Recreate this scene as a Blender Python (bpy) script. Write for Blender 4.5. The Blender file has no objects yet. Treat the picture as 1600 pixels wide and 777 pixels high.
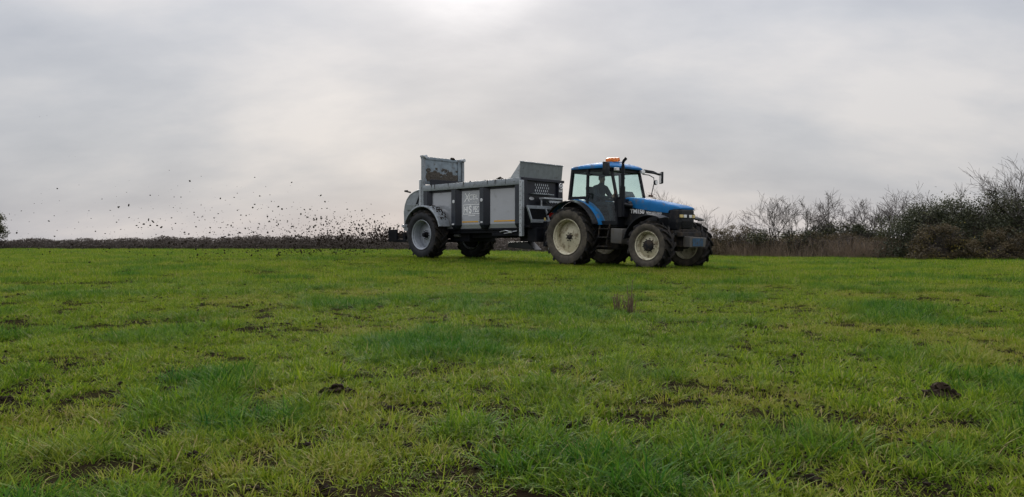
import bpy, bmesh, math, random
import numpy as np
from mathutils import Vector, Matrix
R = math.radians
random.seed(7); rng = np.random.default_rng(7)
S = bpy.context.scene
COL = S.collection

# ---------------------------------------------------------------- camera, sky, sun, exposure
CAM_H = 0.70
cam = bpy.data.cameras.new('camera'); cam_o = bpy.data.objects.new('camera', cam); COL.objects.link(cam_o)
cam.sensor_width = 36.0; cam.lens = 27.1; cam.clip_end = 6000; cam.clip_start = 0.05
cam_o.location = (0, 0, CAM_H); cam_o.rotation_euler = (R(90 - 0.36), 0, 0)
S.camera = cam_o

SUN_EL, SUN_AZ = R(21), R(-3)            # azimuth measured from +Y, the sun stands behind the machine, veiled by cloud
sun_dir = Vector((math.sin(SUN_AZ)*math.cos(SUN_EL), math.cos(SUN_AZ)*math.cos(SUN_EL), math.sin(SUN_EL)))
sl = bpy.data.lights.new('sun', 'SUN'); so = bpy.data.objects.new('sun', sl); COL.objects.link(so)
sl.energy = 1.5; sl.angle = R(30); sl.color = (1.0, 0.94, 0.86)
so.rotation_euler = (-sun_dir).to_track_quat('-Z', 'Y').to_euler()

W = bpy.data.worlds.new('World'); S.world = W; W.use_nodes = True
def world():
    nt = W.node_tree; nt.nodes.clear(); N = nt.nodes.new; L = nt.links.new
    out = N('ShaderNodeOutputWorld'); bg = N('ShaderNodeBackground'); bg.inputs[1].default_value = 0.10
    sky = N('ShaderNodeTexSky'); sky.sky_type = 'NISHITA'; sky.sun_disc = False
    sky.sun_elevation = SUN_EL; sky.sun_rotation = SUN_AZ; sky.air_density = 1.5; sky.dust_density = 1
    tc = N('ShaderNodeTexCoord'); sep = N('ShaderNodeSeparateXYZ'); L(tc.outputs['Generated'], sep.inputs[0])
    def M(op, a, b=None, clamp=False):
        m = N('ShaderNodeMath'); m.operation = op; m.use_clamp = clamp
        for i, v in enumerate((a, b)):
            if v is None: continue
            if isinstance(v, (int, float)): m.inputs[i].default_value = v
            else: L(v, m.inputs[i])
        return m.outputs[0]
    zc = M('MAXIMUM', sep.outputs[2], 0.0)
    den = M('ADD', zc, 0.40)
    cmb = N('ShaderNodeCombineXYZ'); L(M('DIVIDE', sep.outputs[0], den), cmb.inputs[0]); L(M('DIVIDE', sep.outputs[1], den), cmb.inputs[1])
    mp = N('ShaderNodeMapping'); L(cmb.outputs[0], mp.inputs[0]); mp.inputs['Scale'].default_value = (0.62, 1.0, 1.0); mp.inputs['Location'].default_value = (3.1, 1.7, 0)
    n1 = N('ShaderNodeTexNoise'); n1.inputs['Scale'].default_value = 2.0; n1.inputs['Detail'].default_value = 9; n1.inputs['Roughness'].default_value = 0.54; n1.inputs['Distortion'].default_value = 0.1
    L(mp.outputs[0], n1.inputs['Vector'])
    rp = N('ShaderNodeValToRGB'); L(n1.outputs[0], rp.inputs[0])
    e = rp.color_ramp.elements
    e[0].position = 0.33; e[0].color = (0.198, 0.210, 0.240, 1); e[1].position = 0.67; e[1].color = (0.352, 0.341, 0.344, 1)
    m = e.new(0.5); m.color = (0.262, 0.268, 0.290, 1)
    # the thin bright place in the cloud before the sun
    dot = N('ShaderNodeVectorMath'); dot.operation = 'DOT_PRODUCT'; L(tc.outputs['Generated'], dot.inputs[0]); dot.inputs[1].default_value = sun_dir
    d0 = M('MAXIMUM', dot.outputs['Value'], 0.0)
    g1 = M('MULTIPLY', M('POWER', d0, 320.0), M('MULTIPLY', M('POWER', n1.outputs[0], 2.5), 1.9)); g2 = M('MULTIPLY', M('POWER', d0, 14.0), 0.022)
    gl = M('ADD', g1, g2)
    gc = N('ShaderNodeMix'); gc.data_type = 'RGBA'; gc.blend_type = 'MULTIPLY'; gc.inputs[0].default_value = 1
    gc.inputs[6].default_value = (1.0, 0.955, 0.93, 1); L(gl, gc.inputs[7])
    # overcast sky brightens towards the zenith
    zen = M('ADD', 0.92, M('MULTIPLY', M('POWER', zc, 2.2), 3.3))
    cm = N('ShaderNodeMix'); cm.data_type = 'RGBA'; cm.blend_type = 'MULTIPLY'; cm.inputs[0].default_value = 1
    L(rp.outputs[0], cm.inputs[6]); L(zen, cm.inputs[7])
    ad = N('ShaderNodeMix'); ad.data_type = 'RGBA'; ad.blend_type = 'ADD'; ad.inputs[0].default_value = 1
    L(cm.outputs[2], ad.inputs[6]); L(gc.outputs[2], ad.inputs[7])
    k = N('ShaderNodeMix'); k.data_type = 'RGBA'; k.blend_type = 'MULTIPLY'; k.inputs[0].default_value = 1
    L(ad.outputs[2], k.inputs[6]); k.inputs[7].default_value = (10, 10, 10, 1); k.clamp_result = False
    mx = N('ShaderNodeMix'); mx.data_type = 'RGBA'; mx.inputs[0].default_value = 0.97      # cloud cover over the clear sky
    L(sky.outputs[0], mx.inputs[6]); L(k.outputs[2], mx.inputs[7])
    L(mx.outputs[2], bg.inputs[0]); L(bg.outputs[0], out.inputs[0])
world()
S.view_settings.view_transform = 'Standard'; S.view_settings.look = 'None'; S.view_settings.exposure = 1.0
S.view_settings.gamma = 1.0; S.view_settings.use_curve_mapping = False
S.render.engine = 'CYCLES'

# ---------------------------------------------------------------- materials
MATS = {}
def mat(name, col, rough=0.6, metal=0.0, ior=1.45, coat=0.0, var=0.0, vscale=6.0, dirt=None, dirt_amt=0.0, dscale=5.0, bump=0.0, bscale=60.0, spec=0.5):
    if name in MATS: return MATS[name]
    m = bpy.data.materials.new(name); m.use_nodes = True; nt = m.node_tree; N = nt.nodes.new; L = nt.links.new
    b = nt.nodes['Principled BSDF']
    b.inputs['Roughness'].default_value = rough; b.inputs['Metallic'].default_value = metal; b.inputs['IOR'].default_value = ior
    b.inputs['Coat Weight'].default_value = coat; b.inputs['Coat Roughness'].default_value = 0.08
    b.inputs['Specular IOR Level'].default_value = spec
    tc = N('ShaderNodeTexCoord')
    c0 = N('ShaderNodeRGB'); c0.outputs[0].default_value = (*col, 1); cur = c0.outputs[0]
    if var > 0:
        n = N('ShaderNodeTexNoise'); n.inputs['Scale'].default_value = vscale; n.inputs['Detail'].default_value = 5; L(tc.outputs['Object'], n.inputs['Vector'])
        mr = N('ShaderNodeMapRange'); mr.inputs[1].default_value = 0.3; mr.inputs[2].default_value = 0.7; mr.inputs[3].default_value = 1 - var; mr.inputs[4].default_value = 1 + var; L(n.outputs[0], mr.inputs[0])
        mu = N('ShaderNodeMix'); mu.data_type = 'RGBA'; mu.blend_type = 'MULTIPLY'; mu.inputs[0].default_value = 1; L(cur, mu.inputs[6]); L(mr.outputs[0], mu.inputs[7]); cur = mu.outputs[2]
    if dirt is not None:
        n = N('ShaderNodeTexNoise'); n.inputs['Scale'].default_value = dscale; n.inputs['Detail'].default_value = 9; n.inputs['Roughness'].default_value = 0.68; L(tc.outputs['Object'], n.inputs['Vector'])
        mr = N('ShaderNodeMapRange'); mr.inputs[1].default_value = 0.62 - 0.35*dirt_amt; mr.inputs[2].default_value = 0.74 - 0.25*dirt_amt; mr.inputs[4].default_value = 0.92; L(n.outputs[0], mr.inputs[0])
        mu = N('ShaderNodeMix'); mu.data_type = 'RGBA'; L(mr.outputs[0], mu.inputs[0]); L(cur, mu.inputs[6]); mu.inputs[7].default_value = (*dirt, 1); cur = mu.outputs[2]
        rr = N('ShaderNodeMapRange'); rr.inputs[3].default_value = rough; rr.inputs[4].default_value = 0.9; L(mr.outputs[0], rr.inputs[0]); L(rr.outputs[0], b.inputs['Roughness'])
        if metal > 0:
            r2 = N('ShaderNodeMapRange'); r2.inputs[3].default_value = metal; r2.inputs[4].default_value = 0; L(mr.outputs[0], r2.inputs[0]); L(r2.outputs[0], b.inputs['Metallic'])
    if bump > 0:
        n = N('ShaderNodeTexNoise'); n.inputs['Scale'].default_value = bscale; n.inputs['Detail'].default_value = 6; L(tc.outputs['Object'], n.inputs['Vector'])
        bp = N('ShaderNodeBump'); bp.inputs['Strength'].default_value = bump; bp.inputs['Distance'].default_value = 0.02; L(n.outputs[0], bp.inputs['Height']); L(bp.outputs[0], b.inputs['Normal'])
    L(cur, b.inputs['Base Color'])
    MATS[name] = m; return m
MUD = (0.055, 0.043, 0.032)
mat('blue_paint', (0.010, 0.118, 0.30), 0.5, spec=0.15, var=0.12, dirt=(0.105, 0.10, 0.085), dirt_amt=0.27, dscale=4.5)
mat('faded_blue', (0.022, 0.075, 0.14), 0.7, var=0.25, dirt=(0.05, 0.048, 0.042), dirt_amt=0.45, dscale=9)
mat('black_plastic', (0.011, 0.012, 0.015), 0.5, spec=0.3, var=0.15, dirt=(0.06, 0.052, 0.042), dirt_amt=0.25)
mat('cab_black', (0.008, 0.009, 0.012), 0.4, spec=0.25, var=0.1)
mat('iron', (0.014, 0.015, 0.017), 0.65, spec=0.2, var=0.3, dirt=MUD, dirt_amt=0.55, dscale=7, bump=0.3)
mat('cream_rim', (0.55, 0.51, 0.37), 0.5, var=0.10, dirt=(0.17, 0.13, 0.08), dirt_amt=0.42, dscale=6)
mat('grey_rim', (0.33, 0.355, 0.39), 0.42, metal=0.25, var=0.06, dirt=(0.11, 0.10, 0.09), dirt_amt=0.22, dscale=7)
mat('rubber_tread', (0.012, 0.012, 0.013), 0.8, spec=0.2, var=0.3, dirt=(0.034, 0.028, 0.022), dirt_amt=0.5, dscale=8, bump=0.3)
mat('rubber_dusty', (0.062, 0.055, 0.045), 0.9, spec=0.2, var=0.30, vscale=5, dirt=(0.105, 0.090, 0.068), dirt_amt=0.45, dscale=6, bump=0.15)
mat('rubber_side', (0.020, 0.021, 0.024), 0.75, spec=0.3, var=0.2, dirt=(0.045, 0.042, 0.038), dirt_amt=0.3, dscale=6, bump=0.15)
mat('grey_box', (0.085, 0.082, 0.076), 0.6, var=0.12, dirt=(0.09, 0.078, 0.06), dirt_amt=0.45)
mat('galv', (0.25, 0.275, 0.295), 0.42, metal=0.45, var=0.16, vscale=9, dirt=(0.09, 0.082, 0.072), dirt_amt=0.2, dscale=5, bump=0.05)
mat('galv_bright', (0.42, 0.445, 0.465), 0.4, metal=0.4, var=0.10, vscale=9, dirt=(0.18, 0.17, 0.15), dirt_amt=0.2)
mat('galv_dark', (0.20, 0.222, 0.228), 0.4, metal=0.3, var=0.12, vscale=7, dirt=(0.07, 0.066, 0.058), dirt_amt=0.15)
mat('door_galv', (0.22, 0.265, 0.30), 0.38, metal=0.5, var=0.22, vscale=5, dirt=(0.10, 0.09, 0.08), dirt_amt=0.22, dscale=6)
mat('body_panel', (0.34, 0.355, 0.375), 0.14, metal=0.25, coat=0.5, var=0.04, vscale=2.0, dirt=(0.15, 0.14, 0.125), dirt_amt=0.07, dscale=5)
mat('body_dark', (0.011, 0.013, 0.020), 0.33, spec=0.4, var=0.1, dirt=(0.03, 0.028, 0.026), dirt_amt=0.10)
mat('rib_sheen_and_box_paint', (0.022, 0.027, 0.036), 0.3, spec=0.5, var=0.12, dirt=(0.05, 0.047, 0.042), dirt_amt=0.15)  # paler tone painting sky reflection on rib faces; also the tool box's own paint
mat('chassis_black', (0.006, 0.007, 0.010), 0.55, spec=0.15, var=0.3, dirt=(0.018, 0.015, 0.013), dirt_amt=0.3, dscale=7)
mat('yellow_tape', (0.62, 0.32, 0.02), 0.35, var=0.08)
mat('white_print', (0.80, 0.80, 0.80), 0.5)
mat('white_plastic', (0.55, 0.56, 0.57), 0.3)
mat('steel', (0.45, 0.46, 0.47), 0.35, metal=0.8, var=0.1)
mat('manure', (0.022, 0.016, 0.011), 0.95, spec=0.1, var=0.45, vscale=30, bump=0.8, bscale=70)
mat('manure_dry', (0.070, 0.062, 0.050), 0.95, var=0.35, vscale=25, bump=0.6, bscale=90)
mat('soil', (0.030, 0.021, 0.014), 0.95, spec=0.1, var=0.45, vscale=30, bump=0.9, bscale=60)
mat('cloth_dark', (0.020, 0.024, 0.032), 0.9, var=0.2)
mat('skin', (0.42, 0.24, 0.17), 0.55)
mat('hair', (0.025, 0.019, 0.015), 0.7)
mat('seat_fabric', (0.03, 0.032, 0.036), 0.85)
mat('lamp_amber', (0.55, 0.42, 0.14), 0.12, coat=0.6)
mat('lamp_clear', (0.72, 0.72, 0.70), 0.10, metal=0.3, coat=0.8)
mat('red_plastic', (0.45, 0.02, 0.015), 0.25, coat=0.4)
mat('brown_lamp', (0.10, 0.05, 0.035), 0.4)
mat('bark', (0.055, 0.047, 0.040), 0.9, var=0.3, vscale=8)
mat('twig', (0.095, 0.082, 0.075), 0.9, var=0.25, vscale=5)
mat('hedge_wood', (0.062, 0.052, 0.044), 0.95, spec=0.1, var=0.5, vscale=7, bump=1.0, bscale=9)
mat('dock_stalk', (0.10, 0.066, 0.040), 0.9, var=0.3, vscale=40)

def beacon_mat():
    m = bpy.data.materials.new('beacon_amber'); m.use_nodes = True; b = m.node_tree.nodes['Principled BSDF']
    b.inputs['Base Color'].default_value = (0.80, 0.20, 0.02, 1); b.inputs['Roughness'].default_value = 0.25
    b.inputs['Transmission Weight'].default_value = 0.15; b.inputs['Subsurface Weight'].default_value = 0.25
    b.inputs['Subsurface Radius'].default_value = (0.1, 0.05, 0.02)
    MATS['beacon_amber'] = m
beacon_mat()
def glass_mat(name, tint, refl=0.06):
    m = bpy.data.materials.new(name); m.use_nodes = True; nt = m.node_tree; N = nt.nodes.new; L = nt.links.new; nt.nodes.clear()
    o = N('ShaderNodeOutputMaterial'); t = N('ShaderNodeBsdfTransparent'); t.inputs[0].default_value = (*tint, 1)
    g = N('ShaderNodeBsdfGlossy'); g.inputs[0].default_value = (0.9, 0.95, 1, 1); g.inputs[1].default_value = 0.02
    d = N('ShaderNodeBsdfDiffuse'); d.inputs[0].default_value = (0.22, 0.25, 0.24, 1)
    f = N('ShaderNodeFresnel'); f.inputs[0].default_value = 1.5
    nz = N('ShaderNodeTexNoise'); nz.inputs['Scale'].default_value = 3.0; nz.inputs['Detail'].default_value = 6
    tc = N('ShaderNodeTexCoord'); L(tc.outputs['Object'], nz.inputs['Vector'])
    mr = N('ShaderNodeMapRange'); mr.inputs[1].default_value = 0.35; mr.inputs[2].default_value = 0.75; mr.inputs[3].default_value = 0.01; mr.inputs[4].default_value = 0.04; L(nz.outputs[0], mr.inputs[0])
    a = N('ShaderNodeMixShader'); L(mr.outputs[0], a.inputs[0]); L(t.outputs[0], a.inputs[1]); L(d.outputs[0], a.inputs[2])   # film of dust
    geo = N('ShaderNodeNewGeometry'); fb = N('ShaderNodeMath'); fb.operation = 'SUBTRACT'; fb.inputs[0].default_value = 1.0; L(geo.outputs['Backfacing'], fb.inputs[1])
    fm = N('ShaderNodeMath'); fm.operation = 'MULTIPLY'; L(f.outputs[0], fm.inputs[0]); L(fb.outputs[0], fm.inputs[1])
    b = N('ShaderNodeMixShader'); L(fm.outputs[0], b.inputs[0]); L(a.outputs[0], b.inputs[1]); L(g.outputs[0], b.inputs[2])
    L(b.outputs[0], o.inputs[0]); MATS[name] = m
glass_mat('cab_glass', (0.905, 0.985, 0.975))

def leaf_mat(name, c_a, c_b, c_c, transl=0.3, rough=0.55):
    """blade or leaf colour: per-leaf random value 'rnd' runs through three leaf colours"""
    m = bpy.data.materials.new(name); m.use_nodes = True; nt = m.node_tree; N = nt.nodes.new; L = nt.links.new
    b = nt.nodes['Principled BSDF']; out = nt.nodes['Material Output']
    a = N('ShaderNodeAttribute'); a.attribute_name = 'rnd'
    rp = N('ShaderNodeValToRGB'); L(a.outputs['Fac'], rp.inputs[0]); e = rp.color_ramp.elements
    e[0].color = (*c_a, 1); e[1].color = (*c_c, 1); e.new(0.55).color = (*c_b, 1)
    b.inputs['Roughness'].default_value = rough; b.inputs['Specular IOR Level'].default_value = 0.35
    L(rp.outputs[0], b.inputs['Base Color'])
    t = N('ShaderNodeBsdfTranslucent'); L(rp.outputs[0], t.inputs[0])
    mx = N('ShaderNodeMixShader'); mx.inputs[0].default_value = transl; L(b.outputs[0], mx.inputs[1]); L(t.outputs[0], mx.inputs[2]); L(mx.outputs[0], out.inputs[0])
    MATS[name] = m
leaf_mat('ivy_leaf', (0.030, 0.036, 0.020), (0.054, 0.062, 0.030), (0.115, 0.110, 0.050), 0.2)
leaf_mat('bramble_leaf', (0.060, 0.050, 0.028), (0.105, 0.080, 0.044), (0.18, 0.135, 0.06), 0.32)
leaf_mat('yellow_leaf', (0.08, 0.075, 0.02), (0.17, 0.14, 0.03), (0.30, 0.24, 0.04), 0.3)
leaf_mat('hedge_twig', (0.060, 0.048, 0.043), (0.092, 0.073, 0.062), (0.135, 0.105, 0.083), 0.18)
leaf_mat('dead_grass', (0.15, 0.108, 0.075), (0.25, 0.185, 0.128), (0.38, 0.30, 0.21), 0.35)

# ---------------------------------------------------------------- mesh helpers
class MB:
    def __init__(s): s.v = []; s.f = []; s.m = []
    def add(s, vs, fs, mi=0):
        o = len(s.v); s.v += [tuple(v) for v in vs]; s.f += [tuple(i + o for i in f) for f in fs]; s.m += [mi]*len(fs); return s
    def box(s, c, d, rot=None, mi=0):
        c = Vector(c); h = Vector(d)/2; vs = []
        for z in (-1, 1):
            for y in (-1, 1):
                for x in (-1, 1):
                    p = Vector((x*h.x, y*h.y, z*h.z))
                    if rot is not None: p = rot @ p
                    vs.append(c + p)
        return s.add(vs, [(0,2,3,1), (4,5,7,6), (0,1,5,4), (2,6,7,3), (0,4,6,2), (1,3,7,5)], mi)
    def span(s, a, b, mi=0):
        a = Vector(a); b = Vector(b); return s.box((a+b)/2, [abs(b[i]-a[i]) for i in range(3)], None, mi)
    def beam(s, a, b, w, h, mi=0, up=(0, 0, 1)):
        a = Vector(a); b = Vector(b); d = (b-a); l = d.length; x = d.normalized(); u = Vector(up)
        if abs(x.dot(u)) > 0.95: u = Vector((0, 1, 0))
        y = u.cross(x).normalized(); z = x.cross(y)
        return s.box((a+b)/2, (l, w, h), Matrix((x, y, z)).transposed(), mi)
    def tube(s, pts, r, n=8, mi=0, cap=True):
        pts = [Vector(p) for p in pts]; k = len(pts); rs = r if isinstance(r, (list, tuple)) else [r]*k; vs = []
        ref = None
        for i in range(k):
            t = (pts[min(i+1, k-1)] - pts[max(i-1, 0)]).normalized()
            if ref is None: ref = Vector((0, 0, 1)) if abs(t.z) < 0.9 else Vector((1, 0, 0))
            a = t.cross(ref).normalized(); b = t.cross(a).normalized(); ref = a.cross(t) if False else ref
            for j in range(n):
                q = 2*math.pi*j/n; vs.append(pts[i] + (a*math.cos(q) + b*math.sin(q))*rs[i])
        fs = [(i*n+j, i*n+(j+1) % n, (i+1)*n+(j+1) % n, (i+1)*n+j) for i in range(k-1) for j in range(n)]
        if cap: fs += [tuple(range(n-1, -1, -1)), tuple((k-1)*n+j for j in range(n))]
        return s.add(vs, fs, mi)
    def prism_y(s, poly, y0, y1, mi=0):
        n = len(poly); vs = [(x, y0, z) for x, z in poly] + [(x, y1, z) for x, z in poly]
        return s.add(vs, [tuple(range(n)), tuple(range(2*n-1, n-1, -1))] + [(i, i+n, (i+1) % n + n, (i+1) % n) for i in range(n)], mi)
    def prism_x(s, poly, x0, x1, mi=0):
        n = len(poly); vs = [(x0, y, z) for y, z in poly] + [(x1, y, z) for y, z in poly]
        return s.add(vs, [tuple(range(n)), tuple(range(2*n-1, n-1, -1))] + [(i, i+n, (i+1) % n + n, (i+1) % n) for i in range(n)], mi)
    def lathe_y(s, prof, n=40, mi=0, c=(0, 0, 0), close=False):
        k = len(prof); vs = []
        for j in range(n):
            a = 2*math.pi*j/n
            for r, y in prof: vs.append((c[0] + r*math.cos(a), c[1] + y, c[2] + r*math.sin(a)))
        fs = []
        for j in range(n):
            j2 = (j+1) % n
            for i in range(k - (0 if close else 1)):
                i2 = (i+1) % k; fs.append((j*k+i, j2*k+i, j2*k+i2, j*k+i2))
        return s.add(vs, fs, mi)
    def loft(s, rings, mi=0, cap=True):
        n = len(rings[0]); vs = [p for r in rings for p in r]; k = len(rings)
        fs = [(i*n+j, i*n+(j+1) % n, (i+1)*n+(j+1) % n, (i+1)*n+j) for i in range(k-1) for j in range(n)]
        if cap: fs += [tuple(range(n-1, -1, -1)), tuple((k-1)*n+j for j in range(n))]
        return s.add(vs, fs, mi)
    def ico(s, c, r, seed, sub=1, flat=(1, 1, 1), rough=0.35, mi=0):
        bm = bmesh.new(); bmesh.ops.create_icosphere(bm, subdivisions=sub, radius=1); g = random.Random(seed)
        ph = [Vector((g.uniform(-1, 1), g.uniform(-1, 1), g.uniform(-1, 1))).normalized() for _ in range(7)]; am = [g.uniform(-rough, rough) for _ in ph]
        vs = []
        for v in bm.verts:
            k = 1 + sum(a*math.sin(3.1*v.co.dot(p) + 5*a) for a, p in zip(am, ph))*0.6 + g.uniform(-rough, rough)*0.4
            vs.append(Vector(c) + Vector((v.co.x*flat[0], v.co.y*flat[1], v.co.z*flat[2]))*r*k)
        s.add(vs, [tuple(v.index for v in f.verts) for f in bm.faces], mi); bm.free(); return s
    def mesh(s, name, mats, bevel=0.0, smooth=None):
        me = bpy.data.meshes.new(name); me.from_pydata(s.v, [], s.f)
        for m in (mats if isinstance(mats, (list, tuple)) else [mats]): me.materials.append(MATS[m])
        me.polygons.foreach_set('material_index', s.m); me.update()
        bm = bmesh.new(); bm.from_mesh(me); bmesh.ops.recalc_face_normals(bm, faces=bm.faces)
        if bevel > 0:
            es = [e for e in bm.edges if len(e.link_faces) == 2 and e.calc_face_angle(0) > R(30)]
            bmesh.ops.bevel(bm, geom=es, offset=bevel, segments=2, profile=0.6, affect='EDGES', clamp_overlap=True)
        bm.to_mesh(me); bm.free()
        if smooth is not None:
            me.shade_smooth(); me.set_sharp_from_angle(angle=R(smooth))
        return me
    def build(s, name, mats, parent=None, bevel=0.0, smooth=None):
        return link(name, s.mesh(name, mats, bevel, smooth), parent)
def link(name, me, parent=None):
    o = bpy.data.objects.new(name, me); COL.objects.link(o)
    if parent is not None: o.parent = parent
    return o
def tag(o, label, cat, group=None, kind=None):
    if label: o['label'] = label
    if cat: o['category'] = cat
    if group: o['group'] = group
    if kind: o['kind'] = kind
    return o
def thing(name, label, cat, M=None, group=None):
    o = bpy.data.objects.new(name, None); COL.objects.link(o); o.empty_display_size = 0.2
    if M is not None: o.matrix_world = M
    return tag(o, label, cat, group)
def empty_part(name, parent, loc=(0, 0, 0), rot=(0, 0, 0)):
    o = bpy.data.objects.new(name, None); COL.objects.link(o); o.parent = parent; o.location = loc; o.rotation_euler = rot; return o
def text_part(txt, size, origin, ux, uy, parent, matname, name='lettering', shear=0.0, stretch=1.0, bold=0.0):
    c = bpy.data.curves.new(name, 'FONT'); c.body = txt; c.size = size; c.extrude = 0.002; c.shear = shear; c.offset = bold
    t = bpy.data.objects.new(name, c); me = bpy.data.meshes.new_from_object(t); bpy.data.objects.remove(t)
    ux = Vector(ux); uy = Vector(uy); un = ux.cross(uy); o = Vector(origin)
    for v in me.vertices: p = v.co.copy(); v.co = o + ux*p.x*stretch + uy*p.y + un*p.z
    me.materials.clear(); me.materials.append(MATS[matname]); me.name = name
    return link(name, me, parent)

# ---------------------------------------------------------------- terrain
def terr(x, y):
    x = np.asarray(x, float); y = np.asarray(y, float)
    z = 0.22*np.exp(-((x+7)**2 + (y-32)**2)/(2*7.5**2))
    z = z + 0.020*np.sin(0.55*x+1.0)*np.sin(0.42*y+0.4)*np.clip(y/6, 0, 1) + 0.012*np.sin(1.7*x+0.6*y)*np.sin(1.3*y-0.8*x+2)*np.exp(-(y/14)**2)
    z = z - 0.10*np.clip((x-10)/15, 0, 1)*np.clip((y-25)/15, 0, 1)
    return z
def terr1(x, y): return float(terr(x, y))
def gp(px, py):
    """ground place seen in the photograph at (px, py)"""
    d = 1205*CAM_H/(py-381.0); return ((px-800)/1205*d, d)
def vnoise(x, y, scale, seed):
    g = np.random.default_rng(seed).random((256, 256)); x = np.asarray(x)*scale; y = np.asarray(y)*scale
    xi = np.floor(x).astype(int); yi = np.floor(y).astype(int); fx = x-xi; fy = y-yi; fx = fx*fx*(3-2*fx); fy = fy*fy*(3-2*fy)
    a = g[xi % 256, yi % 256]; b = g[(xi+1) % 256, yi % 256]; c = g[xi % 256, (yi+1) % 256]; d = g[(xi+1) % 256, (yi+1) % 256]
    return (a*(1-fx)+b*fx)*(1-fy) + (c*(1-fx)+d*fx)*fy
def fbm(x, y, scale, seed, n=4):
    x, y = np.asarray(x, float), np.asarray(y, float); rt = [(math.cos(0.6+1.1*i), math.sin(0.6+1.1*i)) for i in range(n)]
    return sum(vnoise(x*c-y*s_, x*s_+y*c, scale*2**i, seed+i)*0.5**i for i, (c, s_) in enumerate(rt))/sum(0.5**i for i in range(n))

def ground_mat():
    m = bpy.data.materials.new('pasture_soil'); m.use_nodes = True; nt = m.node_tree; N = nt.nodes.new; L = nt.links.new; b = nt.nodes['Principled BSDF']
    g = N('ShaderNodeNewGeometry')
    n = N('ShaderNodeTexNoise'); n.inputs['Scale'].default_value = 0.35; n.inputs['Detail'].default_value = 8; n.inputs['Roughness'].default_value = 0.65; L(g.outputs['Position'], n.inputs['Vector'])
    n2 = N('ShaderNodeTexNoise'); n2.inputs['Scale'].default_value = 14; n2.inputs['Detail'].default_value = 6; L(g.outputs['Position'], n2.inputs['Vector'])
    rp = N('ShaderNodeValToRGB'); L(n.outputs[0], rp.inputs[0]); e = rp.color_ramp.elements
    e[0].position = 0.32; e[0].color = (0.022, 0.034, 0.006, 1); e[1].position = 0.70; e[1].color = (0.052, 0.066, 0.010, 1)
    so_ = N('ShaderNodeRGB'); so_.outputs[0].default_value = (0.017, 0.012, 0.008, 1)
    # close to the eye the sheet is bare earth between the blades, farther off moss and grass bottoms
    a = N('ShaderNodeAttribute'); a.attribute_name = 'sward'
    mr = N('ShaderNodeMapRange'); mr.inputs[1].default_value = 0.40; mr.inputs[2].default_value = 0.62; L(n2.outputs[0], mr.inputs[0])
    mu = N('ShaderNodeMath'); mu.operation = 'ADD'; mu.use_clamp = True; L(a.outputs['Fac'], mu.inputs[0])
    m2 = N('ShaderNodeMath'); m2.operation = 'MULTIPLY'; L(mr.outputs[0], m2.inputs[0]); m2.inputs[1].default_value = 0.15; L(m2.outputs[0], mu.inputs[1])
    mx = N('ShaderNodeMix'); mx.data_type = 'RGBA'; L(mu.outputs[0], mx.inputs[0]); L(so_.outputs[0], mx.inputs[6]); L(rp.outputs[0], mx.inputs[7])
    L(mx.outputs[2], b.inputs['Base Color']); b.inputs['Roughness'].default_value = 1.0; b.inputs['Specular IOR Level'].default_value = 0.0
    bp = N('ShaderNodeBump'); bp.inputs['Strength'].default_value = 0.9; bp.inputs['Distance'].default_value = 0.04; L(n2.outputs[0], bp.inputs['Height']); L(bp.outputs[0], b.inputs['Normal'])
    MATS['pasture_soil'] = m
ground_mat()
def ground():
    def axis(lim, first):
        a = [0.0]; st = first
        while a[-1] < lim: a.append(a[-1]+st); st *= 1.055
        return a
    px = axis(2500, 0.09); xs = np.array([-v for v in px[:0:-1]] + px)
    py = axis(2500, 0.09); ys = np.array([-2000, -500, -120, -30, -8, -3, -1, 0.0] + [v for v in py[1:]])
    X, Y = np.meshgrid(xs, ys); Z = terr(X, Y)
    Z = Z + (fbm(X, Y, 4.0, 31)-0.5)*0.035*np.exp(-(np.hypot(X, Y)/12)**2)
    n, mth = X.shape; v = np.stack([X, Y, Z], -1).reshape(-1, 3)
    i = np.arange(n*mth).reshape(n, mth); f = np.stack([i[:-1, :-1], i[:-1, 1:], i[1:, 1:], i[1:, :-1]], -1).reshape(-1, 4)
    me = bpy.data.meshes.new('field'); me.from_pydata(v.tolist(), [], f.tolist()); me.materials.append(MATS['pasture_soil']); me.shade_smooth()
    at = me.attributes.new('sward', 'FLOAT', 'POINT'); at.data.foreach_set('value', np.clip((np.hypot(v[:, 0], v[:, 1])-7)/24, 0.0, 1).astype(np.float32))
    tag(link('field', me), 'green pasture under the grass', None, kind='structure')
ground()

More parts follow.
